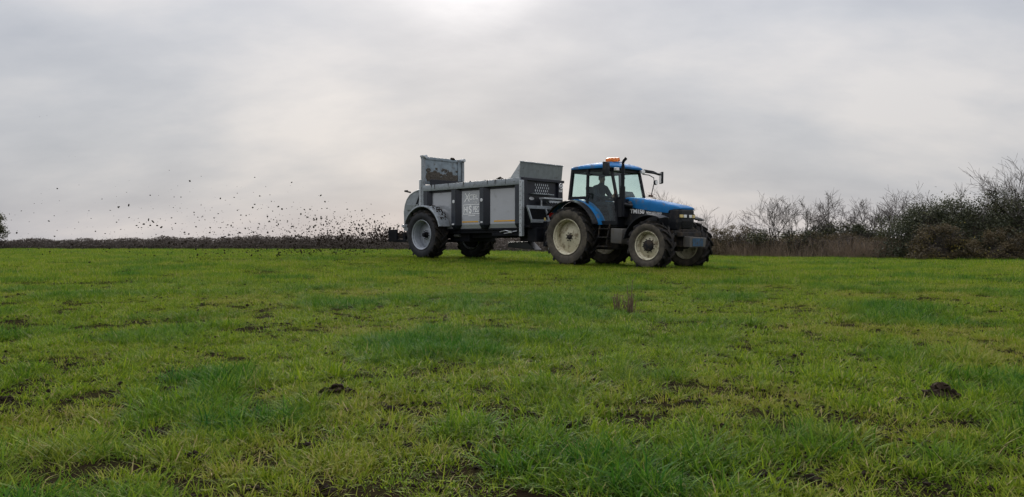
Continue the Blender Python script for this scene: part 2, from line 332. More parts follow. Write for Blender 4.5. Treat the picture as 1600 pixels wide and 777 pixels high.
# ---------------------------------------------------------------- wheels
def tyre_mesh(r, w, rim_r, lugs, mats, lug_h=0.05, lug_w=0.05, sweep=0.34, dirn=1):
    mb = MB(); hw = w/2; tb = r - lug_h
    side = [(rim_r-0.03, 0.70*hw), (rim_r+0.005, 0.80*hw), (rim_r+0.05, 0.93*hw), (rim_r+(tb-rim_r)*0.42, 1.0*hw), (rim_r+(tb-rim_r)*0.75, 0.985*hw), (tb-0.035, 0.93*hw)]
    tread = [(tb-0.035, 0.93*hw), (tb-0.008, 0.80*hw), (tb, 0.4*hw), (tb+0.004, 0), (tb, -0.4*hw), (tb-0.008, -0.80*hw), (tb-0.035, -0.93*hw)]
    mb.lathe_y(side, 56, 0); mb.lathe_y(tread, 56, 1); mb.lathe_y([(a, -b) for a, b in side[::-1]], 56, 0)
    mb.lathe_y([(rim_r-0.03, 0.70*hw), (rim_r-0.03, -0.70*hw)], 40, 0)
    st = [(0.0, 0.0), (0.35, 0.10), (0.7, 0.30), (0.93, 0.52), (1.0, 0.60)]
    for sgn in (1, -1):
        for i in range(lugs):
            a0 = 2*math.pi*(i + (0.5 if sgn < 0 else 0))/lugs; rings = []
            for k, (t, _) in enumerate(st):
                y = sgn*(t*hw*1.0 - 0.012); a = a0 + dirn*sweep*t**0.9
                rt = r - 0.006*t*t - (0.022 if k == 4 else 0.004 if k == 3 else 0); rb = tb - 0.02 - (0.10 if k == 4 else 0.03 if k == 3 else 0)
                ht = lug_w/2/r*(1.0 + 0.25*t); hb = ht*1.35
                rings.append([(rad*math.cos(a+q), y, rad*math.sin(a+q)) for rad, q in ((rb, -hb), (rt, -ht), (rt, ht), (rb, hb))])
            mb.loft(rings, 1)
    return mb.mesh('tyre', mats, smooth=35)
def rim_mesh(rr, w, disc_y, disc_r, matname, hand=0.0):
    """rim around Y; outer face towards -Y. disc_y: how far the disc is set in from the outer flange"""
    mb = MB(); f = -w/2
    prof = [(rr-0.035, f+0.012), (rr-0.008, f-0.004), (rr, f+0.008), (rr-0.012, f+0.03), (rr-0.028, f+0.035), (rr-0.036, f+0.075), (rr-0.062, f+0.085), (rr-0.066, f+w*0.5),
            (rr-0.062, -f-0.085), (rr-0.036, -f-0.075), (rr-0.028, -f-0.035), (rr, -f-0.008), (rr-0.02, -f+0.006)]
    mb.lathe_y(prof, 48)
    d = f + disc_y
    mb.lathe_y([(rr-0.064, d+0.06), (rr-0.09, d+0.035), (disc_r*1.35, d+0.02), (disc_r, d-0.012), (disc_r*0.92, d-0.02), (0.03, d-0.02), (0.03, d+0.03), (rr-0.066, d+0.09)], 48)
    return mb.mesh('rim', matname, smooth=40)
def hub_mesh(kind, d, matname):
    mb = MB()
    if kind == 'rear':                       # small hub with studs
        mb.lathe_y([(0.0, -0.075), (0.05, -0.075), (0.058, -0.065), (0.062, -0.03), (0.075, -0.022), (0.085, 0.02)], 20, c=(0, d, 0))
        for i in range(8):
            a = 2*math.pi*i/8 + 0.2; p = (0.118*math.cos(a), d-0.02, 0.118*math.sin(a)); mb.lathe_y([(0, -0.028), (0.015, -0.028), (0.015, 0.02)], 6, c=p)
    elif kind == 'front':                    # big planetary hub
        mb.lathe_y([(0.0, -0.085), (0.13, -0.082), (0.150, -0.068), (0.158, -0.02), (0.165, 0.04)], 28, c=(0, d, 0))
        for i in range(10):
            a = 2*math.pi*i/10; p = (0.185*math.cos(a), d-0.02, 0.185*math.sin(a)); mb.lathe_y([(0, -0.022), (0.014, -0.022), (0.014, 0.02)], 6, c=p)
    else:                                    # trailer hub
        mb.lathe_y([(0.0, -0.17), (0.055, -0.17), (0.07, -0.155), (0.075, -0.06), (0.105, -0.05), (0.115, 0.02)], 24, c=(0, d, 0))
        for i in range(10):
            a = 2*math.pi*i/10; p = (0.155*math.cos(a), d-0.02, 0.155*math.sin(a)); mb.lathe_y([(0, -0.025), (0.014, -0.025), (0.014, 0.02)], 6, c=p)
    return mb.mesh('hub', matname, smooth=40)
def wheel(name, parent, loc, meshes, near, spin=0.0):
    w = empty_part(name, parent, loc, (0, spin, 0) if near else (0, spin, math.pi))
    for nm, me in meshes: link(nm, me, w)
    return w

# ---------------------------------------------------------------- tractor
TH = R(45.5); TPOS = (2.399, 23.385)
def heading_matrix(x, y, z, th, pitch=0.0):
    return Matrix.Translation((x, y, z)) @ Matrix.Rotation(-th, 4, 'Z') @ Matrix.Rotation(-pitch, 4, 'Y')
TZ = terr1(*TPOS) + 0.002
TM = heading_matrix(TPOS[0], TPOS[1], TZ, TH, R(-1.0))
tractor = thing('tractor', 'muddy blue four-wheel-drive tractor with glazed cab towing the spreader', 'tractor', TM)
def tractor_build():
    T = tractor
    rear = [('tyre', tyre_mesh(0.88, 0.54, 0.53, 18, ['rubber_dusty', 'rubber_tread'], 0.06, 0.06)), ('rim', rim_mesh(0.53, 0.48, 0.17, 0.20, 'cream_rim')), ('hub', hub_mesh('rear', -0.24+0.15, 'iron'))]
    front = [('tyre', tyre_mesh(0.675, 0.46, 0.395, 16, ['rubber_dusty', 'rubber_tread'], 0.055, 0.055)), ('rim', rim_mesh(0.395, 0.40, 0.12, 0.19, 'cream_rim')), ('hub', hub_mesh('front', -0.20+0.115, 'iron'))]
    for n in (-1, 1):
        wheel('rear_wheel', T, (0, n*0.90, 0.855), rear, n < 0, 0.1*n)
        wheel('front_wheel', T, (2.84, n*0.93, 0.655), front, n < 0, 0.17*n)
    # --- drive train
    mb = MB(); mb.prism_x([(-0.28, 0.62), (0.28, 0.62), (0.30, 1.15), (-0.30, 1.15)], -0.45, 1.5); mb.span((1.5, -0.23, 0.66), (3.1, 0.23, 1.1)); mb.tube([(0, -0.70, 0.855), (0, 0.70, 0.855)], 0.17, 12)
    mb.span((0.4, -0.36, 0.5), (1.3, 0.36, 0.72)); mb.build('transmission', 'iron', T, bevel=0.02)
    mb = MB(); mb.span((1.62, -0.30, 1.05), (3.1, 0.30, 1.52)); mb.build('engine', 'iron', T, bevel=0.02)
    mb = MB(); mb.tube([(2.84, -0.80, 0.655), (2.84, -0.35, 0.64), (2.84, 0.35, 0.64), (2.84, 0.80, 0.655)], [0.10, 0.085, 0.085, 0.10], 10); mb.span((2.55, -0.16, 0.5), (3.15, 0.16, 0.82)); mb.tube([(2.65, -0.72, 0.66), (2.65, 0.72, 0.66)], 0.03, 8)
    mb.build('front_axle', 'iron', T, bevel=0.01)
    # --- nose support, front weight
    mb = MB(); mb.span((3.06, -0.33, 0.62), (3.42, 0.33, 1.10)); mb.beam((3.3, -0.62, 1.0), (3.3, 0.66, 1.0), 0.16, 0.13); mb.span((3.34, -0.5, 0.9), (3.5, 0.5, 1.02)); mb.build('front_support', 'iron', T, bevel=0.015)
    mb = MB(); mb.prism_x([(-0.32, 0.62), (0.44, 0.62), (0.50, 0.88), (-0.34, 0.91)], 3.44, 3.66); mb.build('front_weight', 'grey_box', T, bevel=0.02)
    mb = MB(); mb.prism_x([(-0.20, 0.65), (0.30, 0.65), (0.32, 0.86), (-0.20, 0.86)], 3.663, 3.672); mb.build('blue_plate', 'faded_blue', T)
    mb = MB(); mb.tube([(3.35, 0.55, 1.36), (3.35, 0.80, 1.37)], 0.022, 8); mb.build('marker_arm', 'black_plastic', T)
    # --- hood: blue upper shell, loft of cross sections along x
    def hring(x, zt, zb, w, crown=0.05, nose=0.0):
        pts = []
        prof = [(-1.0, 0.0), (-1.0, 0.35), (-0.985, 0.62), (-0.93, 0.82), (-0.80, 0.93), (-0.5, 0.985), (0, 1.0)]
        full = prof + [(-a, b) for a, b in prof[-2::-1]]
        return [(x, a*w, zb + (zt-zb)*b) for a, b in full]
    mb = MB(); mb.loft([hring(1.50, 2.02, 1.74, 0.37), hring(1.62, 2.02, 1.735, 0.385), hring(2.0, 1.985, 1.67, 0.395), hring(2.4, 1.925, 1.61, 0.40), hring(2.75, 1.86, 1.57, 0.40), hring(3.0, 1.805, 1.545, 0.397), hring(3.04, 1.798, 1.625, 0.395), hring(3.18, 1.765, 1.64, 0.388), hring(3.30, 1.725, 1.645, 0.372), hring(3.36, 1.69, 1.645, 0.345)])
    mb.build('hood', 'blue_paint', T, smooth=50)
    mb = MB()
    mb.prism_y([(1.52, 1.20), (2.2, 1.22), (3.05, 1.12), (3.05, 1.533), (2.75, 1.565), (2.4, 1.605), (2.0, 1.665), (1.52, 1.735)], -0.372, 0.372)
    mb.build('side_panel', 'black_plastic', T, bevel=0.01)
    for n in (-1, 1):
        for k in range(7):
            mb = MB(); mb.span((2.62, n*0.374, 1.24+k*0.035), (3.0, n*0.382, 1.258+k*0.035)); mb.build('louvre', 'cab_black', T)
    def gring(z, x1, w): return [(3.052, -w, z), (x1-0.10, -w, z), (x1-0.03, -w+0.03, z), (x1, -w+0.10, z), (x1, w-0.10, z), (x1-0.03, w-0.03, z), (x1-0.10, w, z), (3.052, w, z)]
    mb = MB(); mb.loft([gring(1.10, 3.33, 0.36), gring(1.3, 3.37, 0.385), gring(1.60, 3.365, 0.388), gring(1.655, 3.345, 0.365)]); g = mb.build('grille', 'black_plastic', T, bevel=0.006)
    for k in range(8):
        mb = MB(); mb.span((3.345, -0.27, 1.14+k*0.027), (3.385, 0.27, 1.150+k*0.027)); mb.build('slat', 'cab_black', g)
    for n in (-1, 1):
        for y0, y1, mt in ((0.215, 0.352, 'lamp_amber'), (0.06, 0.195, 'lamp_clear')):
            a, b = sorted((n*y0, n*y1)); mb = MB(); mb.span((3.33, a, 1.415), (3.383, b, 1.50)); mb.build('headlight', mt, T, bevel=0.012)
    mb = MB(); mb.span((3.34, -0.35, 1.395), (3.376, 0.35, 1.52)); mb.build('headlight_bezel', 'cab_black', T, bevel=0.004)
    text_part('TM150', 0.165, (1.72, -0.378, 1.555), (1, 0, -0.045), (0, 0, 1), T, 'white_print', bold=0.005, stretch=1.02)
    text_part('NEW HOLLAND', 0.088, (2.27, -0.379, 1.533), (1, 0, -0.05), (0, 0, 1), T, 'white_print', bold=0.002, stretch=0.80)
    text_part('TM150', 0.165, (2.40, 0.378, 1.545), (-1, 0, 0.045), (0, 0, 1), T, 'white_print', bold=0.005, stretch=1.02)
    # --- cab
    zb, zt = 2.03, 2.86
    def post(name, a, b, w=0.07, d=0.08, m='cab_black'):
        mb = MB(); mb.beam(a, b, w, d, up=(0, 1, 0)); return mb.build(name, m, T, bevel=0.01)
    for n in (-1, 1):
        post('rear_post', (-0.22, n*0.76, 1.95), (-0.16, n*0.70, zt), 0.08, 0.10)
        post('door_post', (0.50, n*0.83, 1.25), (0.46, n*0.75, zt), 0.08, 0.06)
        post('windscreen_post', (1.46, n*0.66, 1.95), (1.23, n*0.655, zt), 0.06, 0.09)
        post('windscreen_post', (1.50, n*0.68, 1.22), (1.46, n*0.66, 1.97), 0.07, 0.10)
        mb = MB(); mb.beam((0.48, n*0.835, 1.27), (1.50, n*0.70, 1.27), 0.05, 0.12); mb.build('door_sill', 'cab_black', T, bevel=0.01)
        mb = MB(); mb.beam((-0.2, n*0.77, 2.005), (0.48, n*0.80, 2.005), 0.05, 0.09); mb.build('window_sill', 'cab_black', T, bevel=0.01)
        mb = MB(); mb.beam((-0.18, n*0.715, 2.80), (1.24, n*0.70, 2.80), 0.06, 0.12); mb.build('cab_header', 'cab_black', T, bevel=0.01)
        # glass panes with real thickness
        def pane(name, q):
            q = [Vector(p) for p in q]; nn = (q[1]-q[0]).cross(q[2]-q[0]).normalized()*0.002
            mb = MB(); mb.add([p+nn for p in q] + [p-nn for p in q], [(0, 1, 2, 3), (7, 6, 5, 4)] + [(i, i+4, (i+1) % 4+4, (i+1) % 4) for i in range(4)]); return mb.build(name, 'cab_glass', T)
        pane('side_window', [(-0.20, n*0.765, 2.04), (0.47, n*0.795, 2.04), (0.46, n*0.742, 2.76), (-0.165, n*0.712, 2.76)])
        d = pane('door_glass', [(0.52, n*0.825, 1.32), (1.47, n*0.705, 1.32), (1.25, n*0.69, 2.76), (0.49, n*0.745, 2.76)])
        mb = MB(); mb.box((0.62, n*0.845, 2.05), (0.05, 0.03, 0.14)); mb.build('door_handle', 'cab_black', d, bevel=0.006)
        for yy, zz in ((0.80, 2.66), (0.845, 2.12)):
            mb = MB(); mb.box((0.55, n*yy, zz), (0.13, 0.05, 0.05)); mb.build('hinge', 'cab_black', d, bevel=0.008)
    pane('windscreen', [(1.47, -0.62, 2.0), (1.47, 0.62, 2.0), (1.25, 0.62, 2.78), (1.25, -0.62, 2.78)])
    pane('rear_window', [(-0.23, -0.71, 2.04), (-0.23, 0.71, 2.04), (-0.17, 0.66, 2.76), (-0.17, -0.66, 2.76)])
    for xx, hy, zz, hh in ((1.27, 0.66, 2.80, 0.12), (-0.17, 0.70, 2.80, 0.12), (-0.22, 0.75, 1.97, 0.10), (1.48, 0.66, 1.93, 0.14)):
        mb = MB(); mb.beam((xx, -hy, zz), (xx, hy, zz), 0.07, hh); mb.build('cab_crossbar', 'cab_black', T, bevel=0.01)
    mb = MB(); mb.span((0.45, -0.68, 1.16), (1.5, 0.68, 1.24)); mb.span((-0.25, -0.60, 1.2), (0.45, 0.60, 1.5)); mb.span((-0.27, -0.62, 1.5), (-0.20, 0.62, 1.95)); mb.span((1.46, -0.62, 1.24), (1.52, 0.62, 1.9)); mb.build('cab_floor', 'cab_black', T)
    # roof: shallow blue shell on a dark liner
    def rring(z, x0, x1, w, p=7.0, k=44):
        out = []
        for i in range(k):
            a = 2*math.pi*i/k; c, s_ = math.cos(a), math.sin(a)
            out.append(((x0+x1)/2 + (x1-x0)/2*math.copysign(abs(c)**(2/p), c), w*math.copysign(abs(s_)**(2/p), s_), z))
        return out
    mb = MB(); mb.loft([rring(2.84, -0.26, 1.34, 0.77), rring(2.85, -0.30, 1.40, 0.80), rring(2.895, -0.30, 1.40, 0.80), rring(2.925, -0.26, 1.36, 0.78), rring(2.975, 0.05, 1.24, 0.70), rring(3.02, 0.40, 1.12, 0.56), rring(3.035, 0.55, 0.95, 0.2)])
    r = mb.build('roof', 'blue_paint', T, smooth=35)
    mb = MB(); mb.loft([rring(2.80, -0.17, 1.30, 0.73), rring(2.838, -0.19, 1.33, 0.745)]); mb.build('roof_liner', 'cab_black', T)
    mb = MB(); mb.prism_x([(-0.62, 2.97), (-0.02, 3.04), (0.0, 3.07), (-0.60, 3.02)], 0.90, 1.12); mb.build('beacon_base', 'blue_paint', r, bevel=0.01)
    mb = MB(); mb.prism_x([(-0.54, 3.035), (-0.06, 3.072), (-0.07, 3.175), (-0.13, 3.188), (-0.47, 3.160), (-0.53, 3.14)], 0.92, 1.10); mb.build('beacon', 'beacon_amber', T, bevel=0.03, smooth=40)
    for n in (-1, 1):
        mb = MB(); mb.box((1.40, n*0.62, 2.80), (0.08, 0.17, 0.10)); mb.build('roof_light', 'lamp_clear', T, bevel=0.02)
    # --- inside
    mb = MB(); mb.span((0.05, -0.25, 1.62), (0.55, 0.25, 1.76)); mb.box((0.02, 0, 2.05), (0.12, 0.46, 0.66), Matrix.Rotation(R(-8), 3, 'Y')); mb.span((0.15, -0.15, 1.5), (0.45, 0.15, 1.63)); mb.build('seat', 'seat_fabric', T, bevel=0.04, smooth=50)
    mb = MB(); mb.prism_y([(1.15, 1.24), (1.46, 1.24), (1.44, 2.05), (1.34, 2.20), (1.22, 2.16), (1.10, 1.80)], -0.24, 0.24); mb.build('dashboard', 'cab_black', T, bevel=0.03)
    st = empty_part('steering_wheel', T, (1.05, 0, 2.0), (0, R(-55), 0)); mb = MB(); mb.tube([(0.19*math.cos(2*math.pi*i/24), 0.19*math.sin(2*math.pi*i/24), 0) for i in range(25)], 0.017, 8); mb.build('wheel_rim', 'cab_black', st)
    mb = MB(); mb.tube([(0, 0, 0.0), (0, 0, -0.25)], 0.03, 8); mb.beam((-0.18, 0, 0), (0.18, 0, 0), 0.03, 0.015); mb.beam((0, -0.18, 0), (0, 0.18, 0), 0.03, 0.015); mb.build('column', 'cab_black', st)
    # --- rear fenders: blue skin with dark lip, prism around the wheel
    for n in (-1, 1):
        def arc(rad, a0, a1, k=18, cz=0.86): return [(rad*math.cos(R(a0+(a1-a0)*i/k)), cz + rad*math.sin(R(a0+(a1-a0)*i/k))) for i in range(k+1)]
        def fender(name, rad, y0, y1, matn, a0, a1, thick=0.03, flare=0.0):
            o_ = arc(rad, a0, a1); i_ = arc(rad-thick, a0, a1); mb = MB(); k = len(o_)
            rings = []
            for (ox, oz), (ix, iz) in zip(o_, i_): rings.append([(ox, n*y0, oz), (ox*(1-flare), n*y1, 0.86+(oz-0.86)*(1-flare)), (ix*(1-flare), n*y1, 0.86+(iz-0.86)*(1-flare)), (ix, n*y0, iz)])
            mb.loft(rings); return mb.build(name, matn, T, bevel=0.006, smooth=40)
        fender('fender', 1.125, 0.62, 0.93, 'blue_paint', 19, 137, 0.03, 0.03)
        fender('fender_extension', 1.092, 0.934, 1.13, 'black_plastic', 21, 143, 0.028, 0.035)
        mb = MB(); pts = [(0.95, 1.2), (1.06, 1.24)] + arc(1.09, 24, 125)[0:] + [(-0.3, 1.3)]; mb.prism_y(pts, n*0.60, n*0.63); mb.build('fender_side', 'cab_black', T)
        # front fenders
        def farc(rad, a0, a1, k=14): return [(2.84 + rad*math.cos(R(a0+(a1-a0)*i/k)), 0.655 + rad*math.sin(R(a0+(a1-a0)*i/k))) for i in range(k+1)]
        o_ = farc(0.825, 62, 168); mb = MB(); rings = [[(ox, n*0.66, oz+0.02), (ox, n*0.88, oz+0.035), (ox, n*1.10, oz), (ix, n*1.10, iz), (ix, n*0.88, iz+0.03), (ix, n*0.66, iz)] for (ox, oz), (ix, iz) in zip(o_, farc(0.797, 62, 168))]
        mb.loft(rings); ff = mb.build('front_fender', 'black_plastic', T, bevel=0.004, smooth=50)
        mb = MB(); mb.tube([(2.84, n*0.62, 0.75), (2.84, n*0.62, 1.38), (2.9, n*0.72, 1.49)], 0.022, 8); mb.tube([(2.5, n*0.62, 0.8), (2.36, n*0.64, 1.2), (2.34, n*0.72, 1.29)], 0.02, 8); mb.build('fender_bracket', 'black_plastic', ff)
        # steps, tank
        mb = MB(); mb.beam((1.0, n*0.86, 0.86), (1.36, n*0.86, 0.86), 0.24, 0.03); mb.beam((1.02, n*0.84, 1.10), (1.38, n*0.84, 1.10), 0.2, 0.03); mb.beam((1.34, n*0.92, 0.84), (1.40, n*0.88, 1.24), 0.03, 0.04, up=(0, 1, 0)); mb.beam((1.02, n*0.92, 0.84), (1.03, n*0.88, 1.2), 0.03, 0.04, up=(0, 1, 0)); mb.beam((1.0, n*0.86, 0.60), (1.36, n*0.86, 0.60), 0.22, 0.03); mb.beam((1.30, n*0.92, 0.6), (1.34, n*0.92, 0.86), 0.02, 0.03, up=(0, 1, 0)); mb.build('step', 'iron', T, bevel=0.005)
        mb = MB(); mb.prism_y([(1.42, 0.70), (1.80, 0.68), (1.84, 1.10), (1.42, 1.12)], n*0.44, n*0.88); mb.build('fuel_tank' if n < 0 else 'battery_box', 'grey_box', T, bevel=0.03, smooth=40)
    # --- exhaust stack on the right
    mb = MB(); mb.tube([(1.61, -0.60, 1.45), (1.61, -0.60, 2.30)], 0.075, 14); mb.tube([(1.61, -0.60, 2.28), (1.61, -0.60, 2.88)], 0.052, 12); mb.tube([(1.61, -0.60, 2.84), (1.61, -0.60, 2.98), (1.64, -0.60, 3.03), (1.71, -0.60, 3.09)], [0.04, 0.04, 0.043, 0.047], 12, cap=False); mb.tube([(1.61, -0.60, 1.8), (1.85, -0.45, 1.75)], 0.06, 10)
    mb.span((1.50, -0.70, 1.44), (1.66, -0.38, 1.95)); mb.build('exhaust', 'cab_black', T, smooth=40)
    mb = MB(); mb.lathe_y([(0.0, -0.02), (0.05, -0.02), (0.06, 0.05), (0.075, 0.10)], 12, c=(1.74, -0.52, 1.82)); mb.build('intake_elbow', 'cab_black', T, smooth=40)
    mb = MB(); mb.tube([(1.46, -0.73, 1.6), (1.44, -0.76, 2.2), (1.36, -0.74, 2.66)], 0.016, 6); mb.build('grab_rail', 'black_plastic', T)
    mb = MB(); mb.box((1.44, -0.72, 2.14), (0.05, 0.05, 0.09)); mb.build('side_marker', 'brown_lamp', T, bevel=0.01)
    # --- mirrors
    for n, ca in ((-1, (1.42, -1.12, 2.79)), (1, (1.50, 1.44, 2.67))):
        mr = MB(); c = Vector(ca); mr.box(c, (0.07, 0.30 if n < 0 else 0.24, 0.36), Matrix.Rotation(R(8 if n < 0 else 52), 3, 'Z')); m_ = mr.build('mirror', 'black_plastic', T, bevel=0.025, smooth=40)
        mb = MB(); mb.tube([(1.24, n*0.68, 2.80), (1.36, n*0.85, 2.815), (c.x+0.02, c.y-n*0.02, c.z+0.10)], [0.022, 0.03, 0.022], 8); mb.build('arm', 'black_plastic', m_)
        mb = MB(); q = Matrix.Rotation(R(8 if n < 0 else 52), 3, 'Z'); mb.box(c - q @ Vector((0.037, 0, 0)), (0.006, 0.20, 0.32), q); mb.build('mirror_glass', 'steel', m_)
    # broad dark arm to the far mirror
    mb = MB(); mb.prism_x([(0.70, 2.80), (0.70, 2.88), (1.15, 2.865), (1.62, 2.765), (1.64, 2.73), (1.10, 2.79)], 1.36, 1.42); mb.build('mirror_arm', 'black_plastic', T, bevel=0.012)
    mb = MB(); mb.tube([(1.34, 0.70, 2.74), (1.45, 0.88, 2.72), (1.55, 0.98, 2.64), (1.55, 1.0, 2.48), (1.58, 0.82, 2.10)], 0.014, 8); w_ = mb.build('lamp_stalk', 'black_plastic', T)
    mb = MB(); mb.tube([(1.54, 1.0, 2.50), (1.58, 1.0, 2.50)], [0.03, 0.07], 12); mb.tube([(1.58, 1.0, 2.50), (1.63, 1.0, 2.50)], 0.075, 14); mb.build('work_light', 'black_plastic', w_, smooth=40)
    mb = MB(); mb.tube([(1.631, 1.0, 2.50), (1.637, 1.0, 2.50)], 0.062, 14); mb.build('lens', 'lamp_clear', w_)
    mb = MB(); mb.box((1.58, 0.80, 2.10), (0.07, 0.14, 0.07)); mb.build('stalk_foot', 'brown_lamp', T, bevel=0.015)
    # --- rear linkage and drawbar
    mb = MB()
    for n in (-1, 1): mb.beam((-0.2, n*0.30, 0.62), (-0.95, n*0.42, 0.60), 0.05, 0.09); mb.beam((-0.3, n*0.30, 1.25), (-0.75, n*0.38, 0.66), 0.05, 0.05)
    mb.beam((-0.3, 0, 0.45), (-0.95, 0, 0.45), 0.12, 0.05); mb.build('rear_linkage', 'iron', T, bevel=0.008)
    for n in (-1, 1):
        mb = MB(); mb.box((-0.80, n*0.95, 1.52), (0.05, 0.16, 0.12)); mb.build('rear_light', 'red_plastic', T, bevel=0.012)
tractor_build()

# ---------------------------------------------------------------- driver
def driver():
    P = thing('person', 'driver in dark clothes seated in the tractor cab, hands on the wheel', 'person', TM)
    def skin(name, joints, edges, root, matn, parent, sub=2):
        me = bpy.data.meshes.new(name); me.from_pydata([j[0] for j in joints], edges, []); o = bpy.data.objects.new(name, me); COL.objects.link(o)
        o.modifiers.new('skin', 'SKIN')
        if not me.skin_vertices: me.attributes
        for i, j in enumerate(joints):
            sv = me.skin_vertices[0].data[i]; sv.radius = (j[1], j[1] if len(j) < 3 else j[2]); sv.use_root = (i == root)
        ss = o.modifiers.new('sub', 'SUBSURF'); ss.levels = sub; ss.render_levels = sub
        dg = bpy.context.evaluated_depsgraph_get(); dg.update(); m2 = bpy.data.meshes.new_from_object(o.evaluated_get(dg)); bpy.data.objects.remove(o)
        m2.materials.clear(); m2.materials.append(MATS[matn]); m2.shade_smooth(); m2.name = name
        return link(name, m2, parent)
    b = [((0.28, 0, 1.86), 0.19, 0.17), ((0.27, 0, 2.02), 0.20, 0.165), ((0.28, 0, 2.20), 0.215, 0.16), ((0.31, 0, 2.36), 0.175, 0.12), ((0.34, 0, 2.45), 0.06, 0.06), ((0.37, 0, 2.53), 0.055, 0.055),
         ((0.33, -0.23, 2.33), 0.095), ((0.46, -0.32, 2.08), 0.075), ((0.78, -0.20, 2.02), 0.045), ((0.90, -0.17, 2.05), 0.034),
         ((0.33, 0.23, 2.33), 0.095), ((0.46, 0.32, 2.08), 0.075), ((0.78, 0.20, 2.02), 0.045), ((0.90, 0.17, 2.05), 0.034),
         ((0.34, -0.11, 1.84), 0.095), ((0.78, -0.16, 1.84), 0.075), ((0.88, -0.15, 1.42), 0.052), ((0.87, -0.15, 1.31), 0.04), ((1.02, -0.16, 1.28), 0.038),
         ((0.34, 0.11, 1.84), 0.095), ((0.78, 0.16, 1.84), 0.075), ((0.88, 0.15, 1.42), 0.052), ((0.87, 0.15, 1.31), 0.04), ((1.02, 0.16, 1.28), 0.038)]
    e = [(0, 1), (1, 2), (2, 3), (3, 4), (4, 5), (3, 6), (6, 7), (7, 8), (8, 9), (3, 10), (10, 11), (11, 12), (12, 13), (0, 14), (14, 15), (15, 16), (16, 17), (17, 18), (0, 19), (19, 20), (20, 21), (21, 22), (22, 23)]
    body = skin('body', b, e, 0, 'cloth_dark', P)
    # head with nose, ears, chin; lathe-like loft of rings
    rings = []
    for z, rx, ry, cx in ((2.47, 0.040, 0.040, 0.35), (2.50, 0.062, 0.055, 0.375), (2.53, 0.085, 0.066, 0.385), (2.57, 0.094, 0.072, 0.385), (2.62, 0.098, 0.077, 0.38), (2.67, 0.098, 0.078, 0.375), (2.71, 0.084, 0.068, 0.37), (2.735, 0.05, 0.042, 0.365), (2.742, 0.01, 0.01, 0.365)):
        rings.append([(cx + rx*math.cos(2*math.pi*i/20)*(1.0 if math.cos(2*math.pi*i/20) < 0 else 0.94), ry*math.sin(2*math.pi*i/20), z) for i in range(20)])
    mb = MB(); mb.loft(rings); mb.loft([[(0.465, -0.012, 2.615), (0.465, 0.012, 2.615), (0.466, 0.0, 2.625)], [(0.495, -0.016, 2.575), (0.495, 0.016, 2.575), (0.478, 0.0, 2.60)], [(0.47, -0.013, 2.567), (0.47, 0.013, 2.567), (0.466, 0.0, 2.57)]])
    for n in (-1, 1): mb.box((0.37, n*0.078, 2.60), (0.035, 0.018, 0.055))
    mb.span((0.464, -0.022, 2.543), (0.474, 0.022, 2.552)); mb.build('head', 'skin', P, smooth=60)
    hr = [[(cx + rx*math.cos(2*math.pi*i/20), ry*math.sin(2*math.pi*i/20), z + (0.055 if math.cos(2*math.pi*i/20) > 0.35 and k == 0 else 0)) for i in range(20)] for k, (z, rx, ry, cx) in enumerate(((2.57, 0.10, 0.080, 0.362), (2.65, 0.106, 0.086, 0.366), (2.71, 0.094, 0.078, 0.364), (2.745, 0.06, 0.05, 0.36), (2.757, 0.01, 0.01, 0.36)))]
    mb = MB(); mb.loft(hr); mb.build('hair', 'hair', P, smooth=60)
    for n in (-1, 1):                     # hand: palm and five fingers closed round the rim
        mb = MB(); c = Vector((0.945, n*0.165, 2.065)); mb.box(c, (0.09, 0.035, 0.08), Matrix.Rotation(R(-35), 3, 'Y'))
        for k in range(4):
            q = c + Vector((0.03+0.012*k, 0, 0.045-0.024*k)); l = (0.9, 1.0, 0.95, 0.75)[k]
            mb.tube([q, q + Vector((0.030*l, n*0.012, 0.012)), q + Vector((0.042*l, n*0.035, -0.006)), q + Vector((0.028*l, n*0.050, -0.022))], [0.010, 0.0095, 0.009, 0.007], 6)
        q = c + Vector((-0.02, -n*0.015, 0.035)); mb.tube([q, q + Vector((0.01, -n*0.025, 0.035)), q + Vector((0.035, -n*0.022, 0.055))], [0.013, 0.011, 0.008], 6)
        mb.build('hand', 'skin', P, bevel=0.0, smooth=60)
driver()

